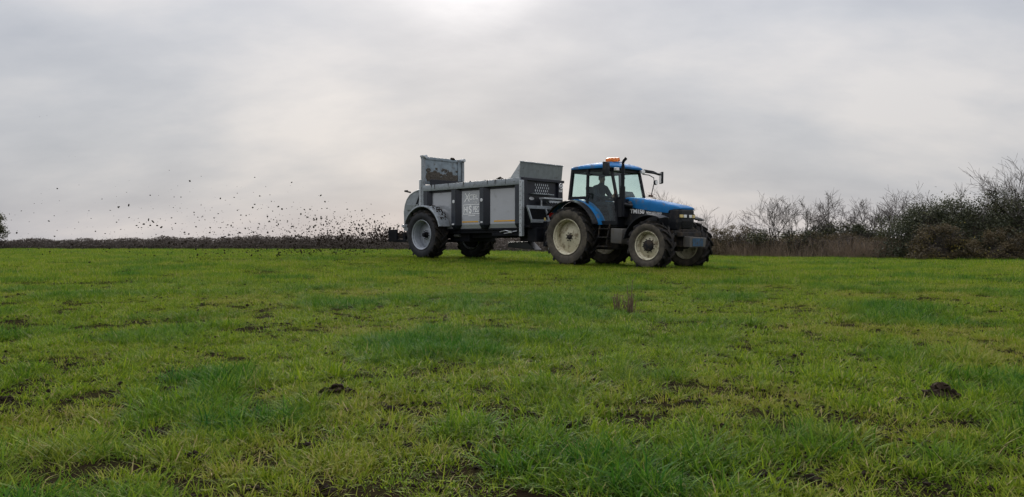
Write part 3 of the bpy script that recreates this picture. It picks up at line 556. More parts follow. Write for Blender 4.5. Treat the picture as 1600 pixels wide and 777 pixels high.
# ---------------------------------------------------------------- manure spreader
LH = R(44); LPOS = (-2.193, 28.243); LZ = 0.155
LM = heading_matrix(LPOS[0], LPOS[1], LZ, LH, 0.0)
spreader = thing('manure_spreader', 'grey rear-discharge manure spreader with black ribs and raised tail door behind the tractor', 'manure spreader', LM)
def spreader_build():
    T = spreader
    wh = [('tyre', tyre_mesh(0.875, 0.58, 0.53, 18, ['rubber_side', 'rubber_tread'], 0.06, 0.065)), ('rim', rim_mesh(0.53, 0.53, 0.27, 0.21, 'grey_rim')), ('hub', hub_mesh('trailer', -0.265+0.25, 'chassis_black'))]
    for n in (-1, 1): wheel('wheel', T, (0, n*1.19, 0.86), wh, n < 0, 0.2)
    # body: floor, panels, ribs, rails on both sides
    mb = MB(); mb.span((-0.45, -0.84, 1.00), (4.36, 0.84, 1.06)); mb.build('floor', 'chassis_black', T)
    for n in (-1, 1):
        for x0, x1 in ((-0.40, 1.19), (1.20, 2.59), (2.60, 4.36)):
            mb = MB(); mb.add([(x0, n*0.86, 1.20), (x1, n*0.86, 1.20), (x1, n*0.86, 2.44), (x0, n*0.86, 2.44), (x0, n*0.82, 1.04), (x1, n*0.82, 1.04), (x0, n*0.83, 2.44), (x1, n*0.83, 2.44), (x0, n*0.79, 1.04), (x1, n*0.79, 1.04)],
                [(0, 1, 2, 3), (4, 5, 1, 0), (6, 7, 9, 8), (3, 2, 7, 6), (4, 8, 9, 5), (0, 3, 6, 8, 4), (1, 5, 9, 7, 2)]); mb.build('side_panel', 'body_panel', T)
        for x0, x1 in ((-0.41, -0.20), (1.08, 1.31), (2.50, 2.71), (4.14, 4.36)):
            mb = MB(); b0, b1 = x0-0.10, x1+0.17
            if x0 > 4: b1 = 4.37
            if x0 < 0: b0 = -0.42; b1 = -0.08
            xm0, xm1 = x0+0.03, x1-0.01
            top, low, bot = 2.425, 1.17, 1.045
            rings = [[(b0, n*0.862, top), (x0, n*1.0, top), (x1, n*1.0, top), (b1, n*0.862, top)], [(b0, n*0.862, low), (x0, n*1.0, low), (x1, n*1.0, low), (b1, n*0.862, low)], [(xm0-0.04, n*0.845, bot), (xm0, n*0.93, bot), (xm1, n*0.93, bot), (xm1+0.06, n*0.845, bot)]]
            mb.loft(rings); rb = mb.build('rib', 'body_dark', T, bevel=0.012, smooth=30); mb = MB(); mb.span((x0+0.008, n*1.0005, low+0.02), (x1-0.008, n*1.006, top-0.004)); mb.build('face_sheen', 'rib_sheen_and_box_paint', rb)  # thin paler face: the sky's reflection on the rib put into its colour
        mb = MB(); mb.span((-0.40, n*0.8615, 2.35), (4.35, n*0.875, 2.427)); mb.build('rail_shade', 'body_dark', T)  # dark strip painting in the rail's shade and reflection on the panel
        mb = MB(); mb.span((-0.42, n*0.84, 2.428), (4.39, n*1.022, 2.64)); mb.build('top_rail', 'galv', T, bevel=0.014, smooth=30)
        for x0, x1 in ((1.50, 2.30), (3.06, 4.06)):
            mb = MB(); mb.span((x0, n*0.8625, 1.27), (x1, n*0.867, 1.312)); mb.build('reflective_strip', 'yellow_tape', T)
        for x in (1.20, 2.60):
            mb = MB(); mb.lathe_y([(0, -0.006), (0.052, -0.006), (0.06, 0.0)], 18, c=(x, -1.008 if n < 0 else 1.012, 2.0)); mb.build('reflector', 'white_plastic', T)
        mb = MB(); mb.span((2.56, n*1.007, 1.24), (2.66, n*1.014, 1.29)); mb.build('reflector', 'white_plastic', T)
        mb = MB(); mb.span((1.13, n*1.007, 1.19), (1.24, n*1.014, 1.24)); mb.build('reflector', 'white_plastic', T)
        # front corner channel
        if n > 0: continue
        mb = MB(); mb.span((4.42, n*0.98, 0.78), (4.53, n*1.10, 2.56)); c = mb.build('corner_post', 'galv_bright', T, bevel=0.008)
        mb = MB(); mb.span((4.531, n*1.02, 0.82), (4.536, n*1.06, 2.5)); mb.build('groove', 'galv_dark', c)
        for k in range(12):
            mb = MB(); mb.lathe_y([(0, -0.006), (0.012, -0.006), (0.012, 0.006)], 8, c=(4.475, n*1.103, 0.9+k*0.145)); mb.build('bolt', 'iron', c)
    g0 = random.Random(77)
    for x in (0.05, 0.22, 0.95, 2.9, 3.24, 3.30, 3.75, 1.75):          # muck run down over the rail
        mb = MB(); w_ = g0.uniform(0.012, 0.035); z_ = g0.uniform(0.06, 0.19); mb.prism_y([(x-w_, 2.642), (x+w_*0.8, 2.642), (x+w_*0.5, 2.642-z_*0.6), (x+w_*0.1, 2.642-z_), (x-w_*0.4, 2.642-z_*0.7)], -1.027, -1.020); mb.build('muck_run', 'manure', T)
    # lettering on the panel
    for n, ux in ((-1, 1), (1, -1)):
        y = n*0.866; o = (lambda x, z: (x if n < 0 else 3.66-x, y, z)); U = (ux, 0, 0); V = (0, 0, 1)
        text_part('X', 0.42, o(1.60, 1.985), U, V, T, 'white_print', stretch=0.95, shear=0.12, bold=0.004)
        text_part('CEL', 0.25, o(1.83, 2.045), U, V, T, 'white_print', stretch=1.10, bold=0.005)
        text_part('1250', 0.105, o(2.02, 1.915), U, V, T, 'white_print', shear=0.2, stretch=1.15)
        bx0, bx1, bz0, bz1 = 1.55, 2.41, 1.545, 1.885
        sg = empty_part('maker_sign', T)
        for a, b_ in (((bx0, bz0), (bx1, bz0+0.022)), ((bx0, bz1-0.022), (bx1, bz1)), ((bx0, bz0+0.022), (bx0+0.022, bz1-0.022)), ((bx1-0.022, bz0+0.022), (bx1, bz1-0.022))):
            mb = MB(); f = (lambda x: x if n < 0 else 3.66-x); mb.span((f(a[0]), y, a[1]), (f(b_[0]), y+n*0.004, b_[1])); mb.build('sign_frame', 'white_print', sg)
        text_part('HI', 0.27, o(1.60, 1.62), U, V, sg, 'white_print', bold=0.010, stretch=0.80)
        text_part('S', 0.36, o(1.835, 1.59), U, V, sg, 'white_print', bold=0.012, stretch=0.85)
        text_part('PEC', 0.27, o(2.055, 1.62), U, V, sg, 'white_print', bold=0.008, stretch=0.62)
        mb = MB(); f = (lambda x: x if n < 0 else 3.66-x); mb.span((f(1.80), y, 1.485), (f(2.15), y+n*0.003, 1.505)); mb.build('print_line', 'white_print', T)
    # chassis
    mb = MB()
    for n in (-1, 1): mb.span((-0.9, n*0.40, 0.74), (4.7, n*0.52, 1.0))
    mb.span((-0.3, -0.80, 0.90), (4.40, 0.80, 0.995)); mb.span((0.6, -0.62, 0.62), (1.6, 0.62, 0.90)); mb.span((3.9, -0.5, 0.62), (4.8, 0.5, 0.95)); mb.span((2.9, -0.82, 0.8), (4.3, 0.82, 0.9)); mb.build('chassis', 'chassis_black', T, bevel=0.01)
    mb = MB(); mb.tube([(0, -1.0, 0.86), (0, 1.0, 0.86)], 0.085, 12); mb.span((-0.16, -0.60, 0.72), (0.16, -0.4, 1.0)); mb.span((-0.16, 0.4, 0.72), (0.16, 0.6, 1.0)); mb.build('axle', 'chassis_black', T)
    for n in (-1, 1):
        mb = MB(); mb.lathe_y([(0.09, -0.10), (0.44, -0.10), (0.455, -0.06), (0.455, 0.10), (0.09, 0.10)], 32, c=(0, n*1.02, 0.86)); mb.build('shade_drum', 'chassis_black', T, smooth=40)  # black drum added to paint in the shade on the wheel's inner side
    mb = MB(); mb.prism_y([(2.60, 0.60), (3.50, 0.62), (3.85, 0.34), (2.60, 0.42)], 0.26, 0.62); mb.build('tool_box', 'rib_sheen_and_box_paint', T, bevel=0.02)
    mb = MB(); mb.tube([(3.3, -0.83, 0.93), (3.6, -0.87, 0.97), (3.85, -0.84, 0.93), (4.1, -0.86, 0.95)], 0.018, 6); mb.tube([(3.5, -0.84, 0.88), (3.9, -0.88, 0.9)], 0.014, 6); mb.box((3.8, -0.86, 0.93), (0.14, 0.05, 0.07)); mb.build('hydraulic_valve', 'steel', T)
    mb = MB(); mb.tube([(0.9, -0.66, 0.83), (1.15, -0.66, 0.83)], 0.06, 10); mb.build('air_tank', 'steel', T, smooth=40)
    # headboard and hopper extension
    mb = MB(); mb.span((4.30, -0.98, 1.35), (4.385, 0.98, 2.645)); hb = mb.build('headboard', 'body_dark', T, bevel=0.006)
    for n in (-1, 1): mb = MB(); mb.span((4.386, n*0.76, 1.2), (4.46, n*0.99, 2.66)); mb.build('upright', 'body_dark', hb, bevel=0.008)
    mb = MB(); mb.span((4.386, -0.97, 2.57), (4.47, 1.06, 2.655)); mb.build('cross_beam', 'body_dark', hb, bevel=0.008)
    for r_ in range(4):
        for k in range(7):
            y = -0.30 + k*0.10 + (0.05 if r_ % 2 else 0); z = 2.46 - r_*0.095
            mb = MB(); mb.box((4.389, y, z), (0.006, 0.035, 0.068), Matrix.Rotation(R(8), 3, 'X')); mb.build('vent_slot', 'galv_bright', hb)
    mb = MB(); mb.box((4.47, -0.05, 2.15), (0.16, 1.0, 0.03)); mb.build('ledge', 'galv_dark', hb, bevel=0.006)
    mb = MB(); ring = [(0, 0.085*math.cos(2*math.pi*i/24), 0.085*math.sin(2*math.pi*i/24)) for i in range(25)]; mb.tube([(4.472, 0.885+p[1], 2.47+p[2]) for p in ring], 0.014, 6); mb.box((4.472, 0.885, 2.47), (0.006, 0.07, 0.05), Matrix.Rotation(R(35), 3, 'X')); mb.build('emblem', 'white_print', hb)
    text_part('1250', 0.11, (4.474, 0.77, 2.27), (0, 0.8, 0), (0, 0, 1), hb, 'white_print', bold=0.002)
    mb = MB(); mb.add([(4.39, -0.48+0.12*math.cos(2*math.pi*i/20), 2.0+0.05*math.sin(2*math.pi*i/20)) for i in range(20)] + [(4.394, -0.48+0.12*math.cos(2*math.pi*i/20), 2.0+0.05*math.sin(2*math.pi*i/20)) for i in range(20)], [tuple(range(20)), tuple(range(39, 19, -1))] + [(i, (i+1) % 20, (i+1) % 20+20, i+20) for i in range(20)]); mb.build('oval_badge', 'white_plastic', hb)
    mb = MB(); y0, y1 = -1.0, 1.04
    mb.add([(4.36, y0, 2.645), (4.36, y1, 2.645), (4.42, y1+0.0, 3.14), (4.42, y0-0.02, 3.14), (4.33, y0, 2.645), (4.33, y1, 2.645), (4.39, y1+0.0, 3.14), (4.39, y0-0.02, 3.14)], [(0, 1, 2, 3), (7, 6, 5, 4), (0, 4, 5, 1), (1, 5, 6, 2), (2, 6, 7, 3), (3, 7, 4, 0)]); hx = mb.build('hopper_extension', 'galv_dark', T)
    mb = MB(); mb.beam((4.41, y0-0.03, 3.15), (4.41, y1+0.01, 3.15), 0.06, 0.035); mb.build('lip', 'galv', hx, bevel=0.006)
    for n, yy in ((-1, -1.004), (1, 1.045)):
        mb = MB(); mb.prism_y([(3.93, 2.645), (4.33, 2.645), (4.39, 3.135)], yy, yy+0.02); mb.build('gusset', 'galv_bright', hx)
    # step frame and small shelf at the front
    sf = empty_part('step_frame', T)
    for a, b_ in (((4.75, -1.08, 1.70), (4.75, 1.0, 1.70)), ((4.82, -0.96, 1.26), (4.82, 0.9, 1.26)), ((4.75, -1.06, 1.70), (4.82, -0.94, 1.26)), ((4.75, -0.22, 1.70), (4.82, -0.12, 1.26)), ((4.75, 0.62, 1.70), (4.82, 0.70, 1.26))):
        mb = MB(); mb.beam(a, b_, 0.05, 0.10 if abs(a[2]-b_[2]) < 0.01 else 0.06); mb.build('bar', 'galv', sf, bevel=0.006)
    for k in range(9):
        mb = MB(); z = 1.31 + k*0.042; mb.beam((4.76, -1.0, z), (4.76, 0.9, z), 0.012, 0.012); mb.build('mesh_rod', 'chassis_black', sf)
    mb = MB(); mb.span((4.40, -0.95, 1.06), (4.74, 0.95, 1.12)); mb.span((4.40, -0.9, 1.12), (4.46, 0.9, 1.72)); mb.build('front_guard', 'chassis_black', T)
    mb = MB(); mb.span((4.56, -0.30, 1.98), (4.78, 0.62, 2.03)); mb.span((4.60, -0.28, 1.75), (4.64, -0.24, 1.98)); mb.span((4.60, 0.0, 1.86), (4.74, 0.56, 1.94)); sh = mb.build('shelf', 'galv_bright', T, bevel=0.006)
    for k in range(4):
        mb = MB(); y = -0.05+0.13*k; mb.tube([(4.70, y, 1.90), (4.95, y*0.8, 1.72), (5.3, y*0.5, 1.25), (5.7, y*0.4, 1.05), (6.15, y*0.4, 1.2)], 0.018, 6); mb.build('hose', 'chassis_black', T)
    # drawbar, jack, power shaft
    mb = MB(); mb.beam((4.5, -0.46, 0.80), (5.4, -0.12, 0.58), 0.10, 0.20); mb.beam((4.5, 0.46, 0.80), (5.4, 0.12, 0.58), 0.10, 0.20); mb.beam((5.2, 0, 0.58), (5.78, 0, 0.52), 0.22, 0.12); mb.lathe_y([(0.045, -0.03), (0.09, -0.03), (0.09, 0.03), (0.045, 0.03)], 16, c=(5.8, 0, 0.5), close=True); mb.build('drawbar', 'chassis_black', T, bevel=0.01)
    mb = MB(); mb.tube([(4.75, 0, 0.92), (5.5, 0, 0.80), (6.15, 0, 0.76)], 0.06, 10); mb.build('power_shaft', 'chassis_black', T)
    mb = MB(); mb.span((4.95, -0.55, 0.45), (5.08, -0.42, 1.25)); mb.span((4.5, -0.8, 0.6), (4.9, -0.3, 1.05)); mb.build('gear_housing', 'chassis_black', T, bevel=0.02)
    mb = MB(); mb.tube([(5.14, -0.48, 0.36), (5.14, -0.48, 0.75)], 0.03, 8); mb.tube([(5.14, -0.48, 0.54), (5.14, -0.48, 0.62)], 0.06, 10); mb.build('jack', 'steel', T)
    mb = MB(); mb.box((5.0, -0.52, 1.32), (0.05, 0.04, 0.09)); mb.build('marker', 'lamp_amber', T, bevel=0.008)
    # guillotine tail door, raised
    for n in (-1, 1):
        mb = MB(); mb.span((-0.56, n*0.90, 0.98), (-0.43, n*1.0, 3.70)); mb.build('door_guide', 'galv', T, bevel=0.01)
        mb = MB(); mb.span((-0.66, n*0.955, 1.2), (-0.565, n*1.015, 2.86)); mb.build('rear_post', 'galv_bright', T, bevel=0.01)
        mb = MB(); mb.tube([(-0.60, n*0.93, 3.66), (-0.34, n*0.93, 3.69)], 0.065, 12); mb.box((-0.5, n*0.95, 3.71), (0.2, 0.14, 0.06)); mb.build('door_bracket', 'galv_bright', T, bevel=0.01)
    mb = MB(); mb.span((-0.52, -0.89, 2.70), (-0.48, 0.89, 3.70)); dr = mb.build('tail_door', 'door_galv', T, bevel=0.005)
    for k in range(2):
        mb = MB(); mb.span((-0.478, -0.86, 3.60-k*0.42), (-0.455, 0.86, 3.66-k*0.42)) if k == 0 else mb.span((-0.478, 0.70, 2.75), (-0.45, 0.78, 3.6)); mb.build('stiffener', 'door_galv', dr, bevel=0.004)
    mb = MB(); g = random.Random(5)                                   # manure stuck to the lower half of the door
    for k in range(230):
        y = g.uniform(-0.78, 0.72); z = 2.86 + abs(g.gauss(0, 0.17))
        if z < 3.32: mb.ico((-0.476, y, z), g.uniform(0.018, 0.062), k, 2, (0.16, 1.5, 0.9), 0.45)
    mb.build('caked_manure', 'manure_dry', dr)['kind'] = 'stuff'
    mb = MB(); mb.ico((-0.49, 0.42, 3.72), 0.055, 3, 1); mb.ico((-0.48, 0.50, 3.72), 0.06, 4, 1, (1, 1.4, 0.7)); mb.build('manure_lump', 'manure', dr)
    mb = MB(); mb.span((-0.26, -0.84, 2.643), (-0.14, 0.98, 2.86)); mb.build('slurry_beam', 'body_dark', T, bevel=0.01)
    # rear hood cheeks and spinning discs
    for n in (-1, 1):
        out = [(-0.57, 0.98), (-0.57, 2.50), (-0.75, 2.49), (-1.0, 2.44), (-1.25, 2.34), (-1.43, 2.18), (-1.54, 1.98), (-1.60, 1.72), (-1.62, 1.35), (-1.60, 1.02)]
        mb = MB(); mb.prism_y(out, n*0.93, n*0.95); ck = mb.build('rear_cheek', 'galv', T)
        mb = MB(); mb.tube([(x-0.005, n*0.94, z) for x, z in out[1:]], 0.028, 8); mb.build('edge_tube', 'galv_bright', ck, smooth=60)
        mb = MB(); mb.beam((-0.62, n*0.965, 2.40), (-0.93, n*0.965, 1.85), 0.03, 0.07, up=(0, 1, 0)); mb.build('brace', 'body_dark', ck)
        mb = MB(); mb.span((-1.42, n*0.952, 1.78), (-0.75, n*1.0, 1.98)); mb.build('hinge_plate', 'galv_dark', ck, bevel=0.01)
        mb = MB(); mb.box((-1.58, n*1.02, 1.20), (0.06, 0.12, 0.10)); mb.build('rear_lamp', 'white_plastic', T, bevel=0.015)
        mb = MB(); mb.tube([(-1.30, n*0.9, 2.44), (-1.62, n*0.9, 2.50)], 0.03, 8); mb.box((-1.55, n*0.9, 2.5), (0.16, 0.05, 0.06)); mb.build('ram', 'iron', T)
        mb = MB(); c = (-1.95, n*0.48, 0.78); mb.tube([(c[0], c[1], 0.76), (c[0], c[1], 0.79)], 0.47, 28); mb.tube([(c[0], c[1], 0.79), (c[0], c[1], 1.0)], [0.12, 0.05], 12); d_ = mb.build('spinning_disc', 'chassis_black', T)
        for k in range(4):
            a = k*math.pi/2+0.4; mb = MB(); mb.beam((c[0]+0.10*math.cos(a), c[1]+0.10*math.sin(a), 0.84), (c[0]+0.47*math.cos(a+0.15), c[1]+0.47*math.sin(a+0.15), 0.84), 0.025, 0.10); mb.build('vane', 'iron', d_)
        mb = MB(); mb.tube([(-0.95, n*0.45, 1.05), (-0.95, n*0.45, 2.35)], 0.13, 12); bt = mb.build('beater', 'iron', T)
        for k in range(10):
            a = k*1.1; mb = MB(); mb.beam((-0.95, n*0.45, 1.12+k*0.125), (-0.95+0.36*math.cos(a), n*0.45+0.36*math.sin(a), 1.14+k*0.125), 0.09, 0.02); mb.build('tine', 'iron', bt)
    mb = MB(); mb.span((-2.25, -0.98, 0.60), (-0.6, 0.98, 0.70)); mb.span((-1.7, -0.95, 0.70), (-1.55, 0.95, 0.98)); mb.span((-2.52, -1.0, 0.62), (-2.0, -0.94, 1.08)); mb.span((-2.52, 0.94, 0.62), (-2.0, 1.0, 1.08)); mb.span((-2.3, -0.98, 0.62), (-1.6, 0.98, 0.66)); mb.build('disc_deck', 'chassis_black', T, bevel=0.01)
    # mudguards
    for n in (-1, 1):
        k = 22; o_ = []; i_ = []
        for q in range(k+1):
            a = R(16 + (158-16)*q/k); o_.append((1.04*math.cos(a), 0.86+1.04*math.sin(a))); i_.append((1.015*math.cos(a), 0.86+1.015*math.sin(a)))
        mb = MB(); mb.loft([[(a[0], n*0.98, a[1]), (a[0], n*1.46, a[1]), (a[0]*0.975, n*1.475, 0.86+(a[1]-0.86)*0.975), (b_[0]*0.975, n*1.47, 0.86+(b_[1]-0.86)*0.97), (b_[0], n*1.45, b_[1]), (b_[0], n*0.98, b_[1])] for a, b_ in zip(o_, i_)]); mg = mb.build('mudguard', 'galv', T, smooth=40)
        mb = MB(); g = random.Random(9+n)
        for j in range(60):
            a = R(g.uniform(30, 85)); rr = 1.045; mb.ico((rr*math.cos(a), n*g.uniform(1.0, 1.3), 0.86+rr*math.sin(a)), g.uniform(0.012, 0.045), j, 1, (1, 1, 0.6))
        mb.build('caked_manure', 'manure', mg)['kind'] = 'stuff'
        mb = MB(); mb.beam((0.7, n*0.85, 1.0), (0.72, n*1.4, 1.55), 0.04, 0.04); mb.beam((-0.6, n*0.85, 1.0), (-0.6, n*1.4, 1.66), 0.04, 0.04); mb.build('mudguard_stay', 'chassis_black', mg)
spreader_build()

def load():
    g = random.Random(21); mb = MB()
    nx, ny = 40, 14; vs = []
    for i in range(nx+1):
        for j in range(ny+1):
            x = -0.35 + 4.6*i/nx; y = -0.80 + 1.6*j/ny; e_ = math.sin(math.pi*j/ny)**0.6
            z = 2.42 + 0.16*e_*(0.5+0.5*math.sin(x*2.3+0.8)) + g.uniform(-0.04, 0.05); vs.append((x, y, z))
    fs = [(i*(ny+1)+j, (i+1)*(ny+1)+j, (i+1)*(ny+1)+j+1, i*(ny+1)+j+1) for i in range(nx) for j in range(ny)]
    mb.add(vs, fs)
    for k in range(330):
        x = g.uniform(-0.1, 4.25); y = g.uniform(-0.80, 0.80); mb.ico((x, y, 2.50 + 0.10*math.sin(x*2.3+0.8)*g.random()), g.uniform(0.03, 0.10), k, 1)
    for x, r in ((3.35, 0.075), (3.42, 0.055), (3.25, 0.05), (3.78, 0.04), (2.62, 0.035), (1.9, 0.04), (3.95, 0.05)): mb.ico((x, -0.86, 2.645+r*0.4), r, int(x*100), 1, (1.3, 1, 0.7))
    o = mb.build('manure_load', 'manure'); o.matrix_world = LM
    tag(o, 'dark lumpy manure load heaped inside the spreader body', 'manure', kind='stuff')
load()
# ---------------------------------------------------------------- leaf and twig soups (numpy)
def soup(name, quads, rnd, matn, parent=None, tri=False):
    """quads: (n,k,3) corner positions, one leaf each; rnd: per-leaf random value"""
    n, k, _ = quads.shape; me = bpy.data.meshes.new(name)
    me.vertices.add(n*k); me.vertices.foreach_set('co', quads.reshape(-1).astype(np.float32))
    me.loops.add(n*k); me.loops.foreach_set('vertex_index', np.arange(n*k, dtype=np.int32))
    me.polygons.add(n); me.polygons.foreach_set('loop_start', np.arange(0, n*k, k, dtype=np.int32))
    me.update(calc_edges=True)
    at = me.attributes.new('rnd', 'FLOAT', 'POINT'); at.data.foreach_set('value', np.repeat(rnd, k).astype(np.float32))
    me.materials.append(MATS[matn]); return link(name, me, parent)
def leaves(cen, size, g, up=0.3):
    """diamond-shaped leaves at cen, random orientation"""
    n = len(cen); a = g.normal(size=(n, 3)); a[:, 2] -= 0.3; a /= np.linalg.norm(a, axis=1)[:, None]
    b = np.cross(a, g.normal(size=(n, 3))); b /= np.linalg.norm(b, axis=1)[:, None]
    s = (size*g.uniform(0.6, 1.4, n))[:, None]; fold = np.cross(a, b)*s*0.15
    return np.stack([cen - a*s*0.5, cen + b*s*0.32 + fold, cen + a*s*0.5, cen - b*s*0.32 + fold], 1)
def blades(base, h, w, g, lean=0.35):
    n = len(base); az = g.uniform(0, 2*np.pi, n); d = np.stack([np.cos(az), np.sin(az), np.zeros(n)], 1); p = np.stack([-np.sin(az), np.cos(az), np.zeros(n)], 1)
    hh = (h*g.uniform(0.5, 1.2, n))[:, None]; ww = (w*g.uniform(0.6, 1.3, n))[:, None]; l = g.normal(0, lean, n)[:, None]
    up = np.array([0, 0, 1.0]); az2 = g.uniform(0, 2*np.pi, n); d2 = np.stack([np.cos(az2), np.sin(az2), np.zeros(n)], 1)
    return np.stack([base - p*ww/2, base + p*ww/2, base + d2*l*hh*0.5 + up*hh*0.6 + p*ww*0.35, base + d2*l*hh + up*hh, base + d2*l*hh*0.5 + up*hh*0.6 - p*ww*0.35], 1)

def tree_skeleton(seed, height, spread, stems, levels=5, bend=0.25, r0=0.05, twig=0.006, lean=0.5, split=(3, 4)):
    g = random.Random(seed); segs = []
    def grow(p, d, L, r, lev):
        n = 3; pts = [p]; rr = [r]
        for i in range(n):
            d = (d + Vector((g.gauss(0, bend), g.gauss(0, bend), g.gauss(0.06, bend*0.7)))*0.55).normalized(); p = p + d*L/n; pts.append(p); rr.append(max(twig, r*(1-0.4*(i+1)/n)))
        segs.append((pts, rr, lev))
        if lev >= levels: return
        for k in range(g.randint(*split)):
            t = g.uniform(0.35, 1.0); i = min(n-1, int(t*n)); q = pts[i].lerp(pts[i+1], t*n-i)
            a = Vector((g.gauss(0, 1), g.gauss(0, 1), g.gauss(0.25, 0.7))).normalized(); nd = (d + a*g.uniform(0.5, 1.0)).normalized()
            grow(q, nd, L*g.uniform(0.5, 0.78), max(twig, rr[i]*0.62), lev+1)
    for s_ in range(stems):
        a = 2*math.pi*(s_+g.random())/stems; d = Vector((math.cos(a)*lean*spread, math.sin(a)*lean*spread, 1)).normalized()
        grow(Vector((math.cos(a)*0.12, math.sin(a)*0.12, -0.08)), d, height*g.uniform(0.34, 0.44), r0*g.uniform(0.7, 1.2), 1)
    # bring the skeleton to its height
    top = max(p.z for s_ in segs for p in s_[0]); k = height/top
    return [([p*k for p in pts], rr, lev) for pts, rr, lev in segs]
def skeleton_mesh(segs, keep, name, parent, matn):
    mb = MB()
    for pts, rr, lev in segs:
        if keep(lev): mb.tube(pts, rr, 6 if lev <= 2 else 3, cap=False)
    return mb.build(name, matn, parent, smooth=80)
def bare_tree(x, y, h, spread, seed, label, stems=4, levels=5, group=None, name='bare_tree', ivy=0.0, ivy_n=2600, ivy_leaf=0.11, twig=0.006, cat='tree', lean=0.5, r0=0.05):
    z = terr1(x, y); t = thing(name, label, cat, Matrix.Translation((x, y, z)), group)
    segs = tree_skeleton(seed, h, spread, stems, levels, twig=twig, lean=lean, r0=r0)
    skeleton_mesh(segs, lambda l: l <= 2, 'trunk', t, 'bark'); skeleton_mesh(segs, lambda l: l > 2, 'crown', t, 'twig')
    g = np.random.default_rng(seed)
    if ivy > 0:
        pts = [p for s_ in segs for p in s_[0] if p.z < h*ivy]
        c = np.array([tuple(pts[i]) for i in g.integers(0, len(pts), ivy_n)]) + g.normal(0, 0.16, (ivy_n, 3)); c[:, 2] = np.abs(c[:, 2])
        soup('ivy', leaves(c, ivy_leaf, g), g.random(len(c)), 'ivy_leaf', t)
    return t
def bush(x, y, rx, ry, h, seed, label, n=16000, leaf=0.10, matn='ivy_leaf', name='bush', yellow=0.0, group=None, stems=True, lump=0.22):
    """evergreen mass: leaves gathered in clumps over a lumpy dome, gaps between clumps, stems inside"""
    z = terr1(x, y); t = thing(name, label, 'bush', Matrix.Translation((x, y, z)), group); g = np.random.default_rng(seed)
    m = max(60, n//90); u = g.normal(size=(m, 3)); u[:, 2] = np.abs(u[:, 2]); u /= np.linalg.norm(u, axis=1)[:, None]
    rad = g.uniform(0.55, 1.0, m)**0.5*(1 + lump*np.sin(u[:, 0]*5+seed)*np.cos(u[:, 1]*4+2*seed) + g.normal(0, 0.07, m))
    # a bush stands broad on the ground
    cl = u*rad[:, None]*np.array([rx, ry, h*0.93]); cl[:, 2] = np.maximum(cl[:, 2], 0.08)
    low = g.random(m) < 0.25; cl[low, 2] *= g.uniform(0.1, 0.7, low.sum())
    n = int(n*1.5); leaf *= 0.84
    i = g.integers(0, m, n); sz = g.uniform(0.12, 0.30, m)*min(1.4, max(0.6, h/2.4)); c = cl[i] + g.normal(size=(n, 3))*sz[i][:, None]*np.array([1, 1, 0.75]); c[:, 2] = np.maximum(c[:, 2], 0.02)
    tone = np.clip(g.random(m)*0.75, 0, 1)[i]*0.7 + g.random(n)*0.4
    soup('foliage', leaves(c, leaf, g), np.clip(tone, 0, 1), matn, t)
    if yellow > 0:
        k = int(n*yellow); cy = cl[g.integers(0, m, 14)]; cc = cy[g.integers(0, 14, k)] + g.normal(0, 0.25, (k, 3)); cc[:, 2] = np.clip(cc[:, 2]*0.7, 0.1, h*0.75); cc[:, 1] -= 0.15
        soup('yellowing_leaves', leaves(cc, leaf*0.9, g), g.random(k), 'yellow_leaf', t)
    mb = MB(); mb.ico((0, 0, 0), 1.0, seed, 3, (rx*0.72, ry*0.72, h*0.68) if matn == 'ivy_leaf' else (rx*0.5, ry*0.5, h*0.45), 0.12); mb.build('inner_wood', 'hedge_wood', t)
    if stems:
        segs = tree_skeleton(seed+50, h*1.06, 0.9*rx/h, 7, 4, twig=0.006); skeleton_mesh(segs, lambda l: True, 'stems', t, 'bark')
    return t

